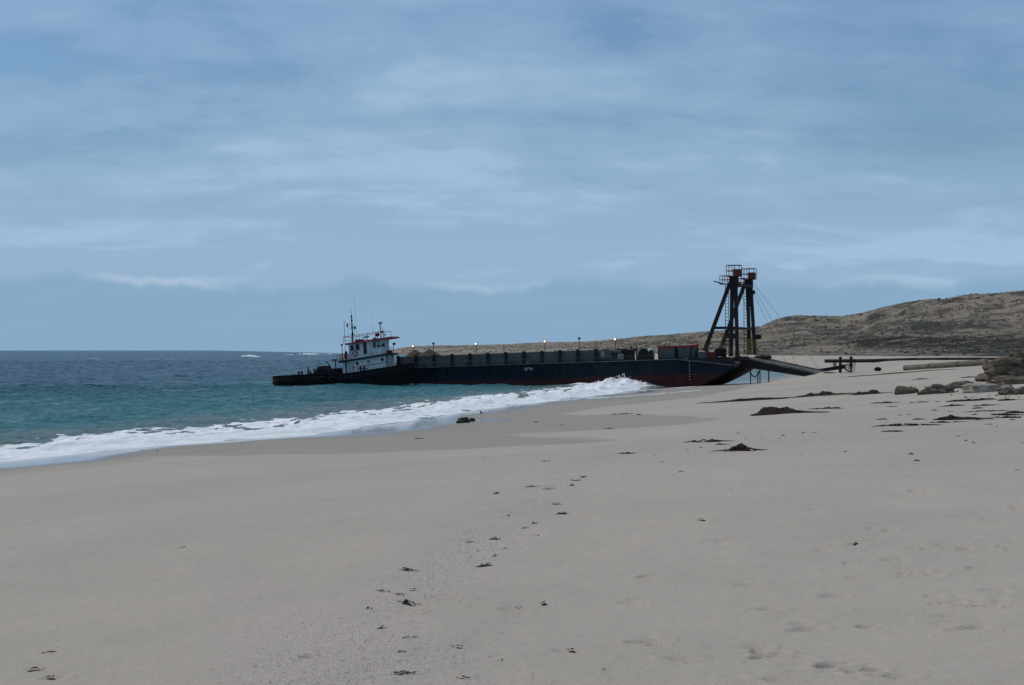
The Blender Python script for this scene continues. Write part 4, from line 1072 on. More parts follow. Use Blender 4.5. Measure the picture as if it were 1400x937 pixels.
# windows on the canted front panel and the bow face
for q0, q1 in ((.18, .82),):
    xa, ya_ = a1 - nz*(1 - q0), -YW_*(1 - .5*q0); xb, yb_ = a1 - nz*(1 - q1), -YW_*(1 - .5*q1)
    o9 = .03; zt, zb9 = WPt(525, 466.2)[1], WPt(525, 474.2)[1]
    m = MB(); nx, ny = .68*o9, -.73*o9
    m.hexa([(xa, ya_, zb9), (xb, yb_, zb9), (xb+nx*2, yb_+ny*2, zb9), (xa+nx*2, ya_+ny*2, zb9), (xa, ya_, zt), (xb, yb_, zt), (xb+nx*2, yb_+ny*2, zt), (xa+nx*2, ya_+ny*2, zt)])
    m.build('window', M_GLASS, tug)
for yy0 in (-.62, .08): MB().box(a1 - .02, a1 + .03, yy0, yy0 + .54, WPt(525, 474)[1], WPt(525, 466)[1]).build('window', M_GLASS, tug)
# lifebuoy
x, z = WPt(485.6, 483.4); lb = MB().torus((x, -YW_ - .14, z), (0, 1, 0), .36, .105, 24, 8).build('lifebuoy', M_REDTRIM, tug, True)
for k_ in range(4):
    a_ = math.pi/4 + k_*math.pi/2; cx_, cz_ = x + .36*math.cos(a_), z + .36*math.sin(a_)
    MB().ball((cx_, -YW_ - .14, cz_), .135, 1, .95, 1, 10, 6).build('band', M_WHITE, lb, True)
# roof with red fascia
ra, rb = TP(471.8, 470.8, -YW_ - .4), TP(535.4, 461.2, -YW_ - .4)
MB().beam((ra[0], 0, ra[1]), (rb[0], 0, rb[1]), 2*YW_ + .8, .24).build('roof', M_REDTRIM, tug)
slr = math.atan2(rb[1] - ra[1], rb[0] - ra[0])
def roofz(x): return ra[1] + (x - ra[0])*math.tan(slr) + .10
def RX(px): return TP(px, 462, 0)[0]
m = MB(); xr = np.linspace(RX(475), RX(530), 6)
for sd in (-1, 1):
    yv = sd*(YW_ + .25)
    for x in xr: m.cyl((x, yv, roofz(x)), (x, yv, roofz(x) + 1.02), .03, n=6)
    m.beam((xr[0], yv, roofz(xr[0]) + 1.02), (xr[-1], yv, roofz(xr[-1]) + 1.02), .075)
m.beam((xr[0], -YW_-.25, roofz(xr[0])+1.02), (xr[0], YW_+.25, roofz(xr[0])+1.02), .07); m.beam((xr[0], -YW_-.25, roofz(xr[0])+.5), (xr[0], YW_+.25, roofz(xr[0])+.5), .05)
m.build('roof_railing', M_REDTRIM, tug)
x = RX(491.5); MB().box(x - .62, x + .62, -.6, .5, roofz(x), roofz(x) + .42).build('life_raft_box', M_REDP, tug, bevel=.08)
x = RX(500.3); sc = MB().cyl((x, 0, roofz(x)), (x, 0, roofz(x) + .52), .08, n=8).build('radar_pedestal', M_WHITE2, tug)
MB().beam((x - .5, -.1, roofz(x) + .60), (x + .5, .1, roofz(x) + .66), .16, .18).build('scanner_bar', M_BLUEB, sc)
x = RX(517.4); sl_ = MB().cyl((x, -.6, roofz(x)), (x, -.6, roofz(x) + .5), .06, n=8).build('searchlight_post', M_DARKST, tug)
MB().cyl((x - .22, -.6, roofz(x) + .66), (x + .26, -.6, roofz(x) + .74), .24, .30, n=14).build('searchlight', M_FLAG, sl_)
x = RX(512.8); MB().box(x - .22, x + .2, -.5, .1, roofz(x), roofz(x) + .28).build('horn_box', M_DARKST, tug)
x = RX(527.5); MB().box(x - .2, x + .2, -.8, -.4, roofz(x) + .42, roofz(x) + .62).build('floodlight', M_WHITE2, tug); MB().cyl((x, -.6, roofz(x)), (x, -.6, roofz(x) + .45), .03, n=6).build('floodlight_stem', M_WHITE2, tug)
# radar mast with dome
x = RX(521); rm = MB().cyl((x, 0, roofz(x)), (x - .02, 0, roofz(x) + 2.25), .11, .08, n=10).build('radar_mast', M_WHITE2, tug)
MB().cyl((x, 0, roofz(x) + 2.25), (x, 0, roofz(x) + 2.45), .20, .34, n=18).build('radome_base', M_RADAR, rm, True); MB().ball((x, 0, roofz(x) + 2.47), .36, 1, 1, .38, 16, 8).build('radome', M_RADAR, rm, True)
MB().cyl((x + .05, 0, roofz(x) + 1.7), (x + .75, 0, roofz(x) + .95), .025, n=5).build('mast_stay', M_WIRE, rm)
MB().ball((x + .25, -.2, roofz(x) + 1.0), .17, 1.2, 1, .9).build('mast_lamp', M_DARKST, rm, True)
# main mast with yards, lamps, flag
x = RX(482.2); H_ = 4.35
mm_ = MB().cyl((x, 0, roofz(x)), (x, 0, roofz(x) + H_), .12, .06, n=10).build('main_mast', M_DARKST, tug)
z_ = roofz(x)
MB().beam((x - .95, 0, z_ + 3.05), (x + .3, 0, z_ + 2.85), .06).build('yard', M_DARKST, mm_); MB().beam((x - .05, -.8, z_ + 2.2), (x - .05, .8, z_ + 2.2), .06).build('yard', M_DARKST, mm_)
for hz, s_ in ((1.35, .2), (2.45, .17), (3.45, .16), (4.05, .15)): MB().cyl((x, 0, z_ + hz - s_), (x, 0, z_ + hz + s_), s_*.85, n=10).build('mast_lamp', M_DARKST, mm_)
MB().cyl((x, 0, z_ + H_), (x - .06, 0, z_ + H_ + .75), .03, n=5).build('mast_tip', M_DARKST, mm_)
MB().ball((x + .42, 0, z_ + 2.35), .2, .8, .8, 1.35, 12, 8).build('signal_ball', M_RUBBER, mm_, True); MB().cyl((x + .42, 0, z_ + .2), (x + .3, 0, z_ + 2.85), .012, n=4).build('halyard', M_WIRE, mm_)
fx = x - .72
fl = [(fx, 0, z_ + 3.02), (fx + .03, 0, z_ + 2.35)]
m = MB(); v, f = [], []
for i in range(7):
    w_ = i/6
    for j in range(4): v.append((fx - .16 + .36*w_*(.55 + .2*j/3) + .03*math.sin(j*2 + i), .07*math.sin(i*1.3 + j), z_ + 2.98 - .62*j/3*(.6 + .4*w_)))
for i in range(6):
    for j in range(3): f.append((i*4+j, i*4+j+1, (i+1)*4+j+1, (i+1)*4+j))
m._add(v, f); fo_ = m.build('flag', M_FLAG, tug); fo_.modifiers.new('cloth', 'SOLIDIFY').thickness = .02
MB().cyl((fx + .12, 0, z_ + .3), (fx + .02, 0, z_ + 3.0), .014, n=4).build('halyard', M_WIRE, tug)
# whip antennas and aft poles
for px, ytop, y_, r_ in ((486.6, 400, .5, .022), (508.3, 428, .9, .016)):
    x = RX(px); z1_ = TP(px - 1, ytop, y_)[1]; MB().cyl((x, y_, roofz(x)), (x - .08, y_, z1_), r_, r_*.4, n=5).build('whip_antenna', M_WIRE, tug)
x, z = TP(471.5, 470, -1.6); x9, z9 = TP(470.4, 439.5, -1.6); m = MB().cyl((x, -1.6, z - 2.3), (x9, -1.6, z9), .045, .03, n=6); m.beam((x9 - .2, -1.6, z9), (x9 + .2, -1.6, z9), .05); m.build('aft_pole', M_WIRE, tug)
m = MB(); xq = [TP(p_, 488, -YH)[0] for p_ in (461, 466, 471.5, 475.5)]
for sd in (-1, 1):
    for x in xq: zz = pa[1] + (x - pa[0])*math.tan(sl); m.cyl((x, sd*(YH+.2), zz), (x, sd*(YH+.2), zz + 1.0), .03, n=6)
    m.beam((xq[0], sd*(YH+.2), pa[1] + 1.0), (xq[-1], sd*(YH+.2), pa[1] + 1.0 + (xq[-1]-xq[0])*math.tan(sl)), .06)
m.beam((xq[0], -(YH+.2), pa[1]+1.0), (xq[0], YH+.2, pa[1]+1.0), .06); m.build('boat_deck_rail', M_REDTRIM, tug)
x, z = TP(468.6, 494, -1.9); l_ = MB().cyl((x, -1.9, z), (x, -1.9, z + 2.45), .07, .05, n=8).build('aft_lamp_post', M_BLUEB, tug); MB().ball((x, -1.9, z + 2.5), .17).build('lamp', M_DARKST, l_, True)
x, z = TP(465.6, 493.6, -1.2); MB().box(x - .32, x + .34, -1.8, -.5, z, z + .68).build('white_locker', M_WHITE, tug, bevel=.05)
x, z = TP(473.6, 491.8, -2.2); MB().box(x - .12, x + .18, -2.5, -2.1, z, z + 1.25).build('hose_cabinet', M_FLAG, tug); MB().torus((x - .02, -2.52, z + .5), (0, 1, 0), .2, .06, 16, 6).build('hose_reel', M_REDTRIM, tug)
# bow ladder on the front of the deckhouse, bollards on the bulwark, fore floodlight
xl0, zl0 = TP(529.0, 486, -YH); xl1, _ = TP(536.0, 486, -YH); zl1 = TP(533, 500.5, -YH)[1]
m = MB()
for xx in (xl0, xl1): m.beam((xx, -YH - .12, zl1), (xx, -YH - .12, zl0 + .15), .07)
for i in range(6): zz = zl1 + .12 + (zl0 - zl1)*i/5.6; m.box(xl0, xl1, -YH - .22, -YH - .02, zz - .03, zz + .03)
m.build('ladder', M_DARKST, tug)
m = MB(); x, z = TP(493, 505.5, -HBT + .2); x9, z9 = TP(498, 505, -HBT + .2); yv = -halfb(x) + .22
for xx in (x, x9): m.cyl((xx, yv, z - .9), (xx, yv, z + .42), .13, n=12); m.cyl((xx, yv, z + .42), (xx, yv, z + .47), .17, n=12)
m.beam((x - .45, yv, z + .08), (x9 + .45, yv, z9 + .10), .16); m.build('towing_bitts', M_BLUEB, tug)
x, z = TP(535.2, 483.5, -1.5); fl_ = MB().cyl((x, -1.5, z - 1.4), (x + .45, -1.5, z + 1.35), .05, n=6).build('fore_light_arm', M_DARKST, tug); MB().box(x + .32, x + .68, -1.68, -1.32, z + 1.25, z + 1.6).build('floodlight', M_DARKST, fl_)
m = MB(); xq = [TP(p_, 480, -YH)[0] for p_ in (529, 533, 536)]; 
for x in xq: zz = TP(533, 484, -YH)[1]; m.cyl((x, -YH, zz), (x, -YH, zz + .95), .03, n=6)
m.beam((xq[0], -YH, zz + .95), (xq[-1], -YH, zz + .95), .05); m.build('fore_rail', M_WIRE, tug)
x, z = TP(531, 483.7, -2.0); MB().box(x - .2, x + .45, -2.2, -1.6, z - .1, z + .5).build('vent_box', M_FLAG, tug)
# ---- after deck: towing winch, crane arm, control stand, bitts
def dz(x): return sheer(x) - .85
x = TP(441, 508, -1)[0]; w_ = MB().cyl((x, -1.5, dz(x) + 1.25), (x, 1.2, dz(x) + 1.25), .62, n=20).build('towing_winch', M_DARKST, tug)
for yv in (-1.55, -.2, 1.25): MB().cyl((x, yv - .07, dz(x) + 1.2), (x, yv + .07, dz(x) + 1.2), .98, n=24).build('flange', M_DARKST, w_)
MB().box(x - 1.2, x + 1.0, -1.7, 1.4, dz(x), dz(x) + .5).build('bed_frame', M_DARKST, w_); mm = MB()
for k_ in range(6): mm.torus((x, -1.35 + k_*.2, dz(x) + 1.25), (0, 1, 0), .68, .09, 18, 6)
mm.build('wire_coil', M_ROPE, w_)
x = TP(456, 508, -1)[0]; MB().box(x - .75, x + 1.0, -1.9, .9, dz(x), dz(x) + 1.75).build('engine_casing', M_DARKST, tug, bevel=.08); MB().box(x - 1.1, x - .75, -1.5, .6, dz(x), dz(x) + 1.2).build('casing_step', M_RUSTY, tug)
xa, za = TP(452, 506, -1.2); cpts = [TP(p_, q_, -1.2) for p_, q_ in ((452.6, 508), (451.2, 501.5), (449.4, 498), (446.4, 495.6), (445.4, 495.4))]
MB().tube([(a_, -1.2, b_) for a_, b_ in cpts], [.11, .1, .09, .08, .07], 8).build('crane_arm', M_DARKST, tug, True)
x, z = TP(459.2, 506, -1.4); z9 = TP(459, 493.3, -1.4)[1]; cs = MB().cyl((x, -1.4, z - .8), (x, -1.4, z9), .08, n=8).build('control_stand', M_DARKST, tug); MB().box(x - .5, x + .45, -1.75, -1.05, z9, z9 + .22).build('stand_top', M_FLAG, cs)
for px in (411, 415.2):
    x = TP(px, 512, -2.4)[0]; m = MB().cyl((x, -halfb(x)+.3, dz(x)), (x, -halfb(x)+.3, dz(x) + 1.35), .15, n=12); m.cyl((x, -halfb(x)+.3, dz(x)+1.35), (x, -halfb(x)+.3, dz(x)+1.42), .2, n=12); m.build('stern_bollard', M_RUBBER, tug)
for px, hh in ((422.5, 1.75), (425.5, 1.4), (430.5, 1.8)):
    x = TP(px, 512, -1)[0]; MB().cyl((x, -1.2, dz(x)), (x, -1.2, dz(x) + hh), .14, n=10).build('tow_pin', M_DARKST, tug)
x = TP(427, 512, -1)[0]; MB().box(x - .7, x + .6, -1.6, 1.4, dz(x), dz(x) + 1.1).build('rope_locker', M_DARKST, tug, bevel=.06)
x = TP(421.5, 506, 0)[0]; MB().beam((x - .18, 0, dz(x) + 2.0), (x + .18, 0, dz(x) + 2.0), .08).build('stern_light', M_DARKST, tug); MB().cyl((x, 0, dz(x)), (x, 0, dz(x) + 2.0), .04, n=6).build('stern_light_post', M_DARKST, tug)
x = TP(394, 514, 0)[0]; MB().torus((x, .4, dz(x) + .2), (0, 0, 1), .7, .18, 20, 8).build('coiled_hawser', M_ROPE, tug, True)
for sd in (-1, 1):
    x = TP(400, 514, 0)[0]; MB().box(x - .5, x + .3, sd*1.8 - .25, sd*1.8 + .25, dz(x), dz(x) + .35).build('deck_hatch', M_DECK, tug)

# ------------------------------------------------------------------ things on the beach
t = NT('weathered_rock'); P = t.tc.outputs['Object']
k1 = t.noise(P, 1.6, 6, .65); k2_ = t.noise(P, 7, 5, .65, stretch=(1, 1, 2.2)); k3_ = t.noise(P, .5, 4, .5, stretch=(1, 1, 4))
c = t.mix(t.ramp(k1, .3, .7), (.115, .092, .068), (.225, .185, .138)); c = t.mix(t.math('MULTIPLY', t.ramp(k2_, .52, .72), .7), c, (.04, .036, .032)); c = t.mix(t.ramp(k3_, .55, .7, 0, .4), c, (.29, .26, .215))
vo = N(t.n, 'ShaderNodeTexVoronoi', feature='DISTANCE_TO_EDGE'); mpv = t.n.new('ShaderNodeMapping'); t.l.new(t.mix(.35, P, t.noise(P, 1.1, 5, .65, color=True)), mpv.inputs[0]); mpv.inputs['Scale'].default_value = (.45, .45, 2.4)
t.l.new(mpv.outputs[0], vo.inputs['Vector']); vo.inputs['Scale'].default_value = 1.1
ce = t.ramp(vo.outputs['Distance'], .0, .07)
c = t.mix(t.math('ADD', .35, t.math('MULTIPLY', ce, .65)), (.022, .020, .018), c)
M_ROCK = t.finish(t.bsdf(c, .95, 0, t.bump(t.math('ADD', t.math('ADD', k1, t.math('MULTIPLY', ce, .5)), t.math('MULTIPLY', k2_, .5)), 1.0, .14), .12))
t = NT('pale_flat_rock'); P = t.tc.outputs['Object']
k1 = t.noise(P, 1.5, 6, .65); k2_ = t.noise(P, 8, 5, .65)
c = t.mix(t.ramp(k1, .3, .7), (.25, .215, .175), (.36, .315, .26)); c = t.mix(t.math('MULTIPLY', t.ramp(k2_, .55, .75), .6), c, (.12, .105, .09))
M_PALEROCK = t.finish(t.bsdf(c, .95, 0, t.bump(t.math('ADD', k1, t.math('MULTIPLY', k2_, .5)), .8, .08), .15))
def weed_mat(name, a, b):
    t = NT(name); P = t.tc.outputs['Object']; n1 = t.noise(P, 9, 5, .7)
    return t.finish(t.bsdf(t.mix(t.ramp(n1, .35, .7), a, b), t.ramp(n1, .3, .7, .5, .85), 0, t.bump(n1, .8, .05), .12))
M_WEED = weed_mat('dark_seaweed', (.009, .007, .006), (.034, .022, .018))
M_WEEDRED = weed_mat('red_brown_seaweed', (.008, .005, .004), (.028, .014, .011))
M_WEEDOLV = weed_mat('olive_dry_seaweed', (.045, .038, .020), (.12, .10, .055))

def rock(name, px, py, wpx, hpx, seed, label, mat_=None, depth=1.0, layers=.5, rot=0, cat='rock', sub=4, sink=.2, flat=0):
    """a boulder: w x h photo pixels at the distance where its foot meets the sand"""
    g = ground(px, py); D = g[1]; W = wpx*D/FPX/2; Hh = hpx*D/FPX
    bm = bmesh.new(); bmesh.ops.create_icosphere(bm, subdivisions=sub, radius=1.0)
    co = np.array([v_.co for v_ in bm.verts]); d = co/np.linalg.norm(co, axis=1)[:, None]
    n = fbm(d[:, 0]*1.3 + seed, d[:, 1]*1.3 + d[:, 2]*.9, seed, 4, .55); n2 = fbm(d[:, 0]*2.5 + d[:, 2]*3 + seed, d[:, 1]*2.5 - seed, seed + 7, 4, .6)
    rid = 1 - np.abs(fbm(d[:, 0]*1.9 + d[:, 2]*1.1 + seed*2, d[:, 1]*1.9 + d[:, 2]*2.3, seed + 11, 4, .55)); crk = sstep(.80, .97, rid)
    rr = 1 + .30*n + .13*n2 - .10*crk
    sh_ = np.sign(d) * np.abs(d)**.75
    co = sh_ * rr[:, None] * .86
    if layers:
        zz = co[:, 2]*2.6 + .45*co[:, 0] + .5*n; st2 = zz - np.floor(zz); co[:, :2] *= (1 + layers*.12*(sstep(.1, .35, st2) - sstep(.7, .95, st2)))[:, None]
    co[:, 2] = np.where(co[:, 2] > 0, co[:, 2]*(1 - flat*.3*np.abs(co[:, 2])), co[:, 2]*.5)
    co *= np.array([W, W*depth, Hh])
    c_, s_ = math.cos(rot), math.sin(rot); co = np.stack([co[:, 0]*c_ - co[:, 1]*s_, co[:, 0]*s_ + co[:, 1]*c_, co[:, 2]], 1)
    for v_, q_ in zip(bm.verts, co): v_.co = q_
    me = bpy.data.meshes.new(name); bm.to_mesh(me); bm.free(); me.materials.append(mat_ or M_ROCK)
    me.polygons.foreach_set('use_smooth', [True]*len(me.polygons))
    o = link(bpy.data.objects.new(name, me)); yc = D + W*depth*.8
    xc = (px - CXP)/FPX*yc
    o.location = (xc, yc, H1(xc, yc) - sink*.1*Hh)
    return tag(o, label, cat)
rock('rock_outcrop', 1396, 519, 112, 40, 3, 'largest layered grey brown rock outcrop on the sand', depth=.75, layers=1.0, sub=5)
rock('rock', 1354, 520.5, 42, 13, 9, 'dark cracked rock wedged against the left foot of the big outcrop', depth=.7, layers=.9)
rock('rock', 1385, 526, 70, 13, 14, 'layered dark rock ledge in front of the big outcrop', depth=.5, layers=1.0)
rock('rock', 1239, 539, 37, 11.5, 21, 'rounded grey brown boulder set apart at the seaward end of the rocks', depth=.7, layers=.4)
rock('rock', 1283, 538.5, 50, 13.5, 27, 'long low boulder between the rounded boulder and the pale slab', depth=.55, layers=.6)
rock('rock', 1313, 531, 36, 11, 33, 'wedge shaped boulder leaning on the back of the pale slab', depth=.6, layers=.7, rot=.15)
rock('flat_rock_slab', 1352, 536.5, 80, 16, 39, 'broad pale flat rock slab half sunk in the sand', M_PALEROCK, depth=.8, layers=.4, flat=1)
rock('rock', 1382, 540, 34, 8, 45, 'low dark rock with seaweed in front of the pale slab', depth=.6, layers=.6)
rock('rock', 1404, 539.5, 40, 12, 48, 'dark boulder at the landward end of the pale slab', depth=.6, layers=.6)
rock('beach_rock', 633.5, 578.5, 20, 8, 52, 'olive brown weedy boulder at the edge of the swash', weed_mat('weedy_rock', (.020, .018, .014), (.075, .062, .042)), depth=.8, layers=.1)
rock('beach_rock', 645.5, 575.5, 9, 4.2, 58, 'small dark stone beside the weedy boulder at the swash', M_WEED, depth=.8, layers=0, sub=3)
rs = random.Random(5)
for i in range(26):
    px, py = rs.uniform(1300, 1400), rs.uniform(532, 545)
    rock('pebble', px, py, rs.uniform(2.5, 6), rs.uniform(1, 2.4), 60 + i, 'loose pebble scattered round the foot of the pale slab', M_PALEROCK if i % 3 else M_ROCK, .8, 0, cat='pebble', sub=2)['group'] = 'pebbles by the pale slab'

# ---- seaweed
def weed(px, py, wpx, hpx, seed, label, mat_=None, group=None, name='seaweed_clump', humps=None, tails=0, strands=8):
    g = ground(px, py); D = g[1]; W = wpx*D/FPX/2; Hh = max(hpx*D/FPX, .012)
    rw = random.Random(seed); m = MB()
    ny = max(min(W*.8, 1.6), Hh*.8)
    nu, nv = (26, 14) if wpx > 14 else (16, 9)
    Ug, Vg = np.meshgrid(np.linspace(-1, 1, nu), np.linspace(-1, 1, nv))
    lim = .55 + .35*fbm(Ug*1.6 + seed, Ug*0 + 2, seed, 3); low = np.clip(lim, .2, 1)
    env = np.clip(1 - (Vg/low)**2, 0, 1) * np.clip(1.05 - np.abs(Ug)**1.6 + .35*pnoise(Ug*4 + seed, Ug*0 + 7, seed + 2), 0, 1)
    prof_ = np.full(Ug.shape, .55) if humps is None else sum(h_*np.exp(-((Ug - u_)/w_)**2) for u_, h_, w_ in humps)
    Zg = Hh*(env**.8)*np.clip(prof_ + .24*fbm(Ug*3 + seed, Vg*2, seed + 3, 3) + .20*fbm(Ug*9, Vg*5 + seed, seed + 5, 2), 0, 1.3)
    ga_, gb_ = ground(px - wpx/2, py), ground(px + wpx/2, py)
    tilt = float(np.clip((gb_[1] - ga_[1])/(2*W), -1.2, 1.2)) if wpx > 11 else 0.0
    X = Ug*W; Y = Vg*ny + .22*W*pnoise(Ug*1.3 + seed, Ug*0, seed + 8) + X*tilt
    xs_, ys_ = g[0] + X, g[1] + Y
    Zt = base_height(xs_, ys_)[0] - g[2] + Zg - .008 - .02*(env <= .02)
    idx = np.arange(nu*nv).reshape(nv, nu)
    keep = (env[:-1, :-1] > .02) | (env[1:, 1:] > .02)
    fc = [(int(idx[j, i]), int(idx[j, i+1]), int(idx[j+1, i+1]), int(idx[j+1, i])) for j in range(nv-1) for i in range(nu-1) if keep[j, i]]
    m._add(list(zip(X.ravel().tolist(), Y.ravel().tolist(), Zt.ravel().tolist())), fc)
    for k_ in range(strands + tails):                       # loose ribbons lying over and beside the clump
        tail = k_ >= strands
        x = rw.uniform(-.9, .9)*W if not tail else (W*.7)*(1 if rw.random() < .75 else -1); y = rw.uniform(-.5, .5)*ny; a_ = rw.uniform(-.5, .5) + (0 if rw.random() < .5 else math.pi)
        if tail: a_ = (0 if x > 0 else math.pi) + rw.uniform(-.25, .25)
        L = (rw.uniform(.35, .8) if not tail else rw.uniform(.9, 1.4))*W; wd0 = max(.004, min(.032, W*.045)); pts = []
        for q_ in range(6):
            pts.append((x, y)); x += L/5*math.cos(a_); y += L/5*math.sin(a_)*.9; a_ += rw.uniform(-.9, .9)
        v_ = []; b_ = None
        for q_, (x_, y_) in enumerate(pts):
            y_ = y_ + x_*tilt
            hz = float(np.interp(abs(x_), [0, W], [Hh*.55, 0]))*(1 if abs(y_ - x_*tilt) < ny*.5 else .15)*rw.uniform(.5, 1.1) if abs(x_) < W else 0
            z_ = H1(g[0]+x_, g[1]+y_) - g[2] + hz + .006
            wd = wd0*(1 - .85*(q_/5)**1.5)
            v_ += [(x_, y_ - wd, z_), (x_, y_ + wd, z_ + wd*.7), (x_, y_ + wd*.2, z_ + wd*1.6)]
        m._add(v_, [(q_*3 + e_, q_*3 + 3 + e_, q_*3 + 3 + (e_+1) % 3, q_*3 + (e_+1) % 3) for q_ in range(5) for e_ in range(3)])
    o = mesh_obj(name, m.v, m.f, mat_ or M_WEED); o.location = g
    o.data.polygons.foreach_set('use_smooth', [True]*len(o.data.polygons))
    return tag(o, label, 'seaweed', group)
weed(1062, 566.5, 66, 13, 1, 'long dark three humped seaweed heap on open sand', M_WEEDRED, name='seaweed_heap', humps=((-.55, .85, .26), (-.1, .62, .36), (.5, .66, .4)), tails=2, strands=16)
weed(1012, 617, 42, 11, 2, 'cone shaped dark seaweed mound with a trailing strand', M_WEEDRED, name='seaweed_heap', humps=((-.05, .95, .6),), tails=2, strands=14)
weed(963, 604.5, 42, 4.5, 3, 'flat elongated seaweed mat beside the cone shaped mound', M_WEED, name='seaweed_heap', humps=((-.5, .5, .3), (.5, 1, .35)), tails=1)
weed(985, 608.5, 15, 3.5, 4, 'curled seaweed strand between the flat mat and the cone shaped mound', M_WEED, tails=1)
weed(1118, 541.5, 52, 7, 5, 'dark twin lumped seaweed heap in line with the rounded boulder', M_WEEDRED, name='seaweed_heap', humps=((-.4, .8, .3), (.4, 1, .3)), tails=2)
weed(1186, 539.5, 34, 8, 6, 'arched dark seaweed heap beside the rounded boulder', M_WEED, name='seaweed_heap', humps=((-.5, .7, .3), (.35, 1, .35)), tails=1)
weed(1150, 540, 40, 3, 61, 'thin brown seaweed trail joining two dark heaps near the boulders', M_WEEDOLV, strands=14)
weed(1026, 548, 92, 4.6, 7, 'long thin brown seaweed trail at the crest of the beach', M_WEEDRED, name='seaweed_trail', humps=((-.3, .8, .5), (.5, .6, .4)), strands=26)
weed(1306, 574, 50, 7, 8, 'thick dark seaweed heap with a pointed hump in the drift below the rocks', M_WEEDRED, name='seaweed_heap', humps=((-.7, .5, .2), (-.2, 1, .22), (.5, .6, .4)), tails=2, strands=14)
weed(1233, 582.5, 50, 3.4, 9, 'long reddish strip of seaweed at the lower edge of the drift', M_WEEDRED, humps=((-.5, .8, .4), (.5, .4, .4)), tails=1)
weed(1220, 590.5, 25, 2.6, 10, 'short reddish strip of seaweed below the long reddish strip', M_WEEDRED)
rocks_drift = [(1214,551.5,28,2),(1246,551.5,8,2),(1262,550.5,14,2),(1318,548.8,40,4),(1304,555.5,23,3.4),(1345,546,20,2),(1376,548,20,4),(1343,555,22,2.2),(1336,558.8,12,3),(1340,563,20,2),
 (1278,561.5,9,2.4),(1332,567.5,9,2.8),(1256,574,13,3),(1206,574,13,2.6),(1290,578,30,2),(1337,575,12,2.2),(1372,568,35,3.2),(1388,565,25,4.4),(1362,562.5,20,2),(1380,571.5,35,3),(1281,549.5,8,1.5),
 (1135,559,32,2.4),(1258,519,16,1.8),(1325,516.5,18,2.2),(1230,568,8,1.3),(1242,567.5,9,1.3),(1220,556.5,12,1.3),(1300,563,10,1.2),(1352,580.5,10,1.3),(1384,574.5,10,1.6)]
for i, (a, b, w_, h_) in enumerate(rocks_drift):
    weed(a, b, w_, h_*1.15, 100 + i, 'dark seaweed strip in the drift scattered below the rocks', M_WEEDRED if i % 2 else M_WEED, 'seaweed strips drifted below the rocks', 'seaweed_strip', tails=1 if w_ > 18 else 0, strands=6)
wrack = [(661,626,6,1.4),(747,631,12,1.8),(797,652.5,9,2.8),(786,657.5,14,2.4),(782,664,9,3),(726,666,17,2.3),(750,668.5,12,2),(679,675.5,10,3.2),(762,690.5,18,3),(768,703,16,3.6),(695,706.5,6,3),
 (730,716.5,10,3.2),(717,724.5,10,3.2),(732,735.5,14,2.4),(677,739.5,18,4.2),(641,743.5,9,3),(687.6,753.5,10,2.4),(653,756.5,6,2.2),(677,761,8,3.6),(663,774,24,3.4),(563.7,807.5,10,2.4),(552,817.5,20,2),
 (503,834.5,16,4),(524,862.5,15,5),(559,877.5,16,3.4),(552,893.5,20,2.4),(626,885.5,14,2.2),(744.5,830,9,5),(708.6,836.5,9,2.4),(782,892.5,10,2.8),(632,932,14,5),(685,906.5,8,2.4),(350,914,6,3),(825,920.5,4,2)]
for i, (a, b, w_, h_) in enumerate(wrack):
    weed(a, b, w_, h_*1.15, 200 + i, 'small dark seaweed scrap along the old tide line on smooth sand', M_WEED if i % 4 else M_WEEDOLV, 'seaweed scraps along the tide line', 'seaweed_scrap', tails=1 if i % 3 == 0 else 0, strands=4)
weed(553, 782, 29, 4.6, 301, 'straight dark bar of seaweed on the tide line', M_WEED, name='seaweed_scrap', tails=1)
weed(525, 812.5, 18, 3.6, 302, 'reddish seaweed scrap beside the straight dark bar', M_WEEDRED, name='seaweed_scrap')
weed(557, 829.5, 25, 8, 303, 'spindle shaped thick dark seaweed scrap on the tide line', M_WEED, name='seaweed_scrap', humps=((-.2, .9, .5),), tails=1)
weed(550, 928, 32, 6, 304, 'sprawling yellowish tuft of dry seaweed on the tide line', M_WEEDOLV, name='seaweed_scrap', strands=14)
shore_bits = [(840,567,8,2),(858,566.3,22,1.3),(873,567.5,9,2.4),(733,577.5,6,2),(768,582,6,1.6),(833,586.5,12,2),(858,620.5,24,3),(896,623.5,5,1.5),(930,645.5,10,2.2),(905,632.5,3,1.5),(573,600,16,1.6),
 (1009,593,6,1.8),(1019,600,4,1.8),(1042,599,4,1.4),(1071,596,6,1.8),(1065,599.5,4,1.2),(1099,592.5,7,1.8),(1112,592,11,1.8),(1096,624,3,1.8),(958,612.5,4,1.8),(941,615.5,5,1.8),(1245,622,10,3.2),
 (1253,631,13,2.4),(1156,617.5,4,2),(1310,597,5,2.2),(1320,602.5,5,1.8),(1331,606.5,7,2.2),(1397,606.5,6,2.2),(1363,584,3,2),(1390,644,9,1.8),(960,712.5,9,2.2),(1170,744.5,6,2.4),(215,618,3,2),(195,615.5,3,1.2),(330,606.5,4,1.2)]
for i, (a, b, w_, h_) in enumerate(shore_bits):
    weed(a, b, w_, h_*1.15, 400 + i, 'tiny dark seaweed scrap lying alone on the open beach', M_WEED if i % 3 else M_WEEDRED, 'lone seaweed scraps on the beach', 'seaweed_scrap', strands=3)
for i, (a, b, w_, h_) in enumerate([(67,897.5,18,2.6),(49,920,26,4),(70,927.5,12,1.8),(252,750.5,8,1.8)]):
    weed(a, b, w_, h_, 500 + i, 'faint olive seaweed shred on the bare seaward sand', M_WEEDOLV, 'olive shreds on bare sand', 'seaweed_scrap', strands=7)

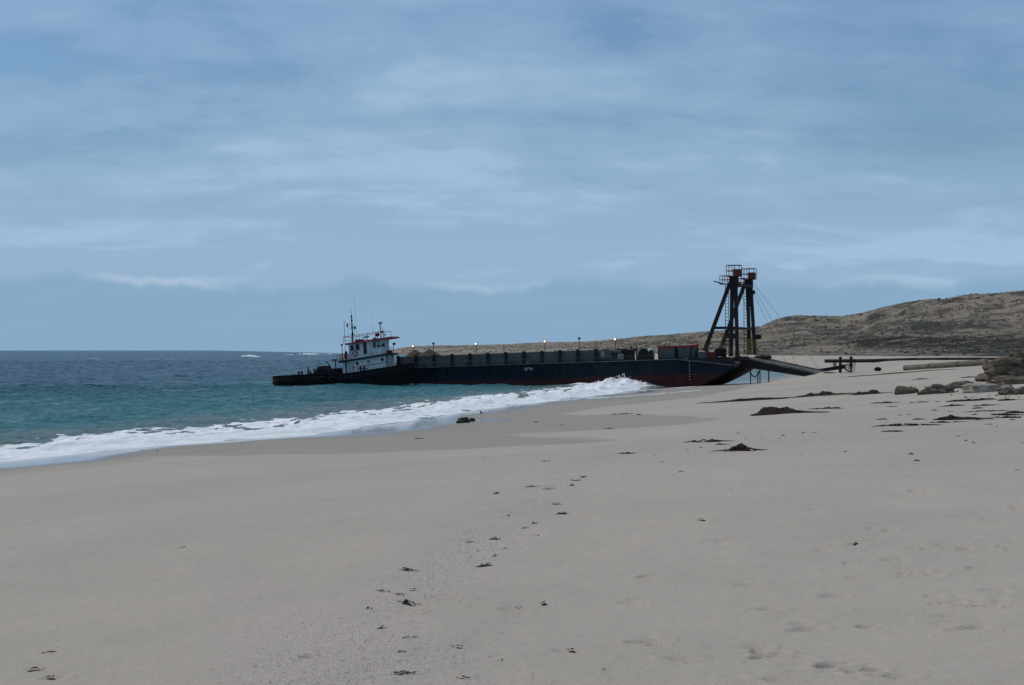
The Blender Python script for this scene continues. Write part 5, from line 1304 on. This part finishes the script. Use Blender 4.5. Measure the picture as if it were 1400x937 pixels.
# ---- shorebird standing at the swash
g = ground(657.5, 567.2); D = g[1]; k_ = 6.6*D/FPX/.40
bird = tag(empty('shorebird', g, (0, 0, R(200))), 'small dark bird standing upright on wet sand by the foam', 'bird')
M_BIRD = paint('dark_plumage', (.035, .030, .030), .9, .5, 0, 6, False); M_BIRD2 = paint('grey_breast', (.12, .11, .105), .9, .5, 0, 6, False)
v, f = [], []
path = [(-.17, .10, .012), (-.11, .13, .035), (-.03, .17, .062), (.03, .22, .066), (.06, .27, .045), (.075, .31, .030), (.085, .345, .036), (.10, .37, .030), (.125, .37, .012)]
m = MB().tube([(a*k_, 0, b*k_) for a, b, r_ in path], [r_*k_ for a, b, r_ in path], 12); m.build('body', M_BIRD, bird, True)
MB().tube([(.125*k_, 0, .368*k_), (.155*k_, 0, .362*k_), (.175*k_, 0, .35*k_)], [.009*k_, .006*k_, .002*k_], 6).build('bill', M_YEL, bird)
for sd in (-1, 1):
    MB().ball((-.035*k_, sd*.055*k_, .185*k_), .085*k_, 1.15, .28, .55, 10, 7).build('wing', M_BIRD2, bird, True)
    m = MB().tube([(.0, sd*.025*k_, .125*k_), (.01*k_, sd*.025*k_, .06*k_), (.0, sd*.025*k_, 0)], .007*k_, 5); m.box(-.008*k_, .045*k_, sd*.025*k_ - .02*k_, sd*.025*k_ + .02*k_, 0, .006*k_); m.build('leg', M_YEL, bird)
    MB().ball((.10*k_, sd*.028*k_, .378*k_), .006*k_).build('eye', M_RUBBER, bird)

# ---- pipes and the timber barrier beyond the ramp foot
t = NT('driftwood'); P = t.tc.outputs['Object']; n1 = t.noise(P, 3, 5, .65, stretch=(1, 1, .2)); M_WOOD = t.finish(t.bsdf(t.mix(t.ramp(n1, .35, .65), (.13, .11, .09), (.30, .265, .22)), .9, 0, t.bump(n1, .6, .03), .15))
t = NT('pale_pipe_wrap'); P = t.tc.outputs['Object']; n1 = t.noise(P, 2.0, 5, .65, stretch=(.5, 1, 1)); n2 = t.noise(P, 9, 4, .6)
M_PIPE = t.finish(t.bsdf(t.mix(t.ramp(n2, .55, .72, 0, .6), t.mix(t.ramp(n1, .35, .65), (.12, .108, .086), (.20, .18, .142)), (.065, .055, .045)), .9, 0, t.bump(n2, .6, .05), .15))
def pipe_run(name, P0, P1, dia, mat_, label, joints, z01=None):
    a, b = (Vector(((px - CXP)/FPX*d, d, H1((px - CXP)/FPX*d, d))) for px, d in (P0, P1)); n = 24; pts = []
    for i in range(n + 1):
        q_ = a.lerp(b, i/n); gz = H1(q_.x, q_.y); q_.z = (max(gz, q_.z - 1) + dia/2 - .05*dia) if z01 is None else max(z01[0] + (z01[1] - z01[0])*i/n, gz + .2*dia); pts.append(q_)
    for _ in range(4): pts = [pts[0]] + [Vector((pts[i].x, pts[i].y, (pts[i-1].z + 2*pts[i].z + pts[i+1].z)/4)) for i in range(1, n)] + [pts[-1]]
    root = tag(empty(name, a), label, 'pipe')
    if z01 is not None:
        for i in range(1, n, 4):
            q_ = pts[i] - a; gz = H1(pts[i].x, pts[i].y) - a.z
            if q_.z - dia/2 > gz: MB().box(q_.x - .25, q_.x + .25, q_.y - .6, q_.y + .6, gz - .1, q_.z - dia/2 + .08).build('sleeper', M_WOOD, root)
    for j in range(joints):
        i0, i1 = round(n*j/joints), round(n*(j+1)/joints)
        MB().tube([q_ - a for q_ in pts[i0:i1+1]], dia/2*(1 - .03*(j % 2)), 14).build('pipe_section', mat_, root, True)
        if j: MB().tube([pts[i0] - a - (pts[i0+1]-pts[i0])*.06, pts[i0] - a + (pts[i0+1]-pts[i0])*.06], dia/2*1.12, 14).build('joint_collar', mat_, root)
    return root
dia = .88
pipe_run('pipe', (1237, 196), (1350, 186), dia, M_PIPE, 'thick pale wrapped pipe lying on the sand before the hills', 3)
dd_ = .85
pipe_run('pipeline', (1128, 335), (1480, 300), dd_, M_DARKST, 'long black pipeline running along the back of the beach', 8, z01=(2.75, 3.35))
ga, gb = (np.array([(px - CXP)/FPX*262, 262., H1((px - CXP)/FPX*262, 262.)]) for px in (1112, 1156))
bm_ = tag(empty('steel_girder', ga), 'dark steel girder lying on the sand beside the timber barrier', 'girder')
dv = Vector(gb) - Vector(ga); hh = 5.5*ga[1]/FPX
MB().beam((0, 0, hh*.9), tuple(dv + Vector((0, 0, hh*.95))), .5, .1).build('top_flange', M_DARKST, bm_); MB().beam((0, 0, hh*.5), tuple(dv + Vector((0, 0, hh*.5))), .12, hh*.75).build('web', M_DARKST, bm_); MB().beam((0, 0, .06), tuple(dv + Vector((0, 0, .06))), .5, .1).build('bottom_flange', M_DARKST, bm_)
g = ground(1157, 509.5); s_ = g[1]/FPX
bar = tag(empty('timber_barrier', g), 'broken timber barrier with two dark posts and leaning pale slats', 'barrier')
for px, h_ in ((1148.5, 19.5), (1163, 20.0)):
    x = (px - 1157)*s_; MB().beam((x, 0, -.2), (x + .05, 0, h_*s_), 3.6*s_, 3.6*s_, 3.0*s_, 3.0*s_).build('post', M_DARKST, bar); MB().ball((x + .05, 0, h_*s_), 2.4*s_, 1, 1, .8).build('post_head', M_DARKST, bar, True)
for i in range(5):
    x = (1156.5 + i*2.6 - 1157)*s_; MB().beam((x - .9*s_, -.25 - .05*i, 1*s_), (x + 2.8*s_, .05, 13.5*s_), 1.0*s_, .5*s_).build('slat', M_WOOD, bar)
MB().beam((-7.6*s_, .18, 9.5*s_), (7*s_, .18, 10.5*s_), 1.4*s_, 1.6*s_).build('rail', M_DARKST, bar); MB().beam((-6*s_, -.2, 8*s_), (4*s_, -.3, .2*s_), 1.3*s_, 1.3*s_).build('diagonal', M_DARKST, bar)
g = ground(1134, 511); o = MB().tube([(-.9, 0, .05), (-.3, .1, .16), (.4, -.05, .14), (1.1, .1, .05)], [.06, .12, .11, .05], 8).build('driftwood_log', M_WOOD, None, True); o.location = g; tag(o, 'short driftwood log at the foot of the loading ramp', 'log')
g = ground(1200, 507.5); o = MB().ball((0, 0, .25), .42, 1.25, .9, .75, 14, 9).build('mooring_buoy', M_RUBBER, None, True); o.location = g; tag(o, 'black mooring buoy on the sand before the long black pipeline', 'buoy')
weed(1225, 511, 110, 1.8, 601, 'thin dark strip added as the dark edge of the sand bank below the pipes', M_WEEDOLV, name='seaweed_trail', strands=24)  # weed strip added to draw the dark edge of the sand bank

# ---- loose shell chips in the old high-water band: far too many to count
rg = np.random.default_rng(4); cand = []
bp = np.array([ground(a, b)[:2] for a, b in band2]); seg = np.hypot(*np.diff(bp, axis=0).T); cum = np.concatenate([[0], np.cumsum(seg)])
nchip = 7000
ts = rg.uniform(0, 1, nchip)**1.5 * cum[-1]
cxs = np.interp(ts, cum, bp[:, 0]) + rg.normal(0, .38, nchip); cys = np.interp(ts, cum, bp[:, 1]) + rg.normal(0, .55, nchip)
ex = 2500; ux, uy = rg.uniform(-1, 1, ex), rg.uniform(6, 22, ex); cxs = np.concatenate([cxs, ux*uy*.38]); cys = np.concatenate([cys, uy])
czs = base_height(cxs, cys)[0]
octa = np.array([(1, 0, 0), (0, 1, 0), (-1, 0, 0), (0, -1, 0), (0, 0, .5), (0, 0, -.5)], float)
octf = [(0, 1, 4), (1, 2, 4), (2, 3, 4), (3, 0, 4), (1, 0, 5), (2, 1, 5), (3, 2, 5), (0, 3, 5)]
nn = len(cxs); sz = rg.uniform(.0022, .0065, nn); sz[7000:] *= .8
ang = rg.uniform(0, 6.28, nn); asp = rg.uniform(.4, 1, nn)
vv = octa[None] * np.stack([sz, sz*asp, sz*.8], 1)[:, None, :]
cx_, sx_ = np.cos(ang)[:, None], np.sin(ang)[:, None]
vx = vv[..., 0]*cx_ - vv[..., 1]*sx_ + cxs[:, None]; vy = vv[..., 0]*sx_ + vv[..., 1]*cx_ + cys[:, None]; vz = vv[..., 2] + czs[:, None] + .004
allv = np.stack([vx, vy, vz], -1).reshape(-1, 3); fi = (np.array(octf)[None] + (np.arange(nn)*6)[:, None, None]).reshape(-1, 3)
me = bpy.data.meshes.new('shell_grit'); me.vertices.add(len(allv)); me.vertices.foreach_set('co', allv.astype(np.float32).ravel())
me.loops.add(fi.size); me.loops.foreach_set('vertex_index', fi.astype(np.int32).ravel()); me.polygons.add(len(fi))
me.polygons.foreach_set('loop_start', np.arange(0, fi.size, 3, dtype=np.int32)); me.polygons.foreach_set('loop_total', np.full(len(fi), 3, dtype=np.int32)); me.update(calc_edges=True)
t = NT('shell_chips'); wn1 = N(t.n, 'ShaderNodeTexWhiteNoise'); t.l.new(t.geo.outputs['Random Per Island'], wn1.inputs['Vector'])
M_CHIP = t.finish(t.bsdf(t.mix(t.ramp(t.geo.outputs['Random Per Island'], .35, .6), (.12, .085, .075), t.mix(t.ramp(t.geo.outputs['Random Per Island'], .6, .95), (.40, .29, .26), (.66, .60, .55))), .7, 0, None, .3))
me.materials.append(M_CHIP); tag(link(bpy.data.objects.new('shell_grit', me)), 'loose pale and pinkish shell chips strewn along the old tide line', kind='stuff')

# ---- spray thrown up where the wave meets the plating
rg = np.random.default_rng(12); m = MB()
for i in range(230):
    u_ = -10.6 + rg.normal(-.4, 1.5); v_ = -1.6 + rg.normal(0, .7); w_ = .75 + abs(rg.normal(0, .42)) * math.exp(-((u_ + 11.2)/1.6)**2) + rg.uniform(-.1, .15); v_ = min(v_, -.25)
    q_ = world(u_, v_, w_); r_ = float(rg.uniform(.02, .085)); m.ball(tuple(q_), r_, 1, 1, float(rg.uniform(.8, 2.0)), 6, 4)
tag(m.build('wave_spray', M_FOAM, None, True), 'white spray thrown up where the wave hits the hull', kind='stuff')
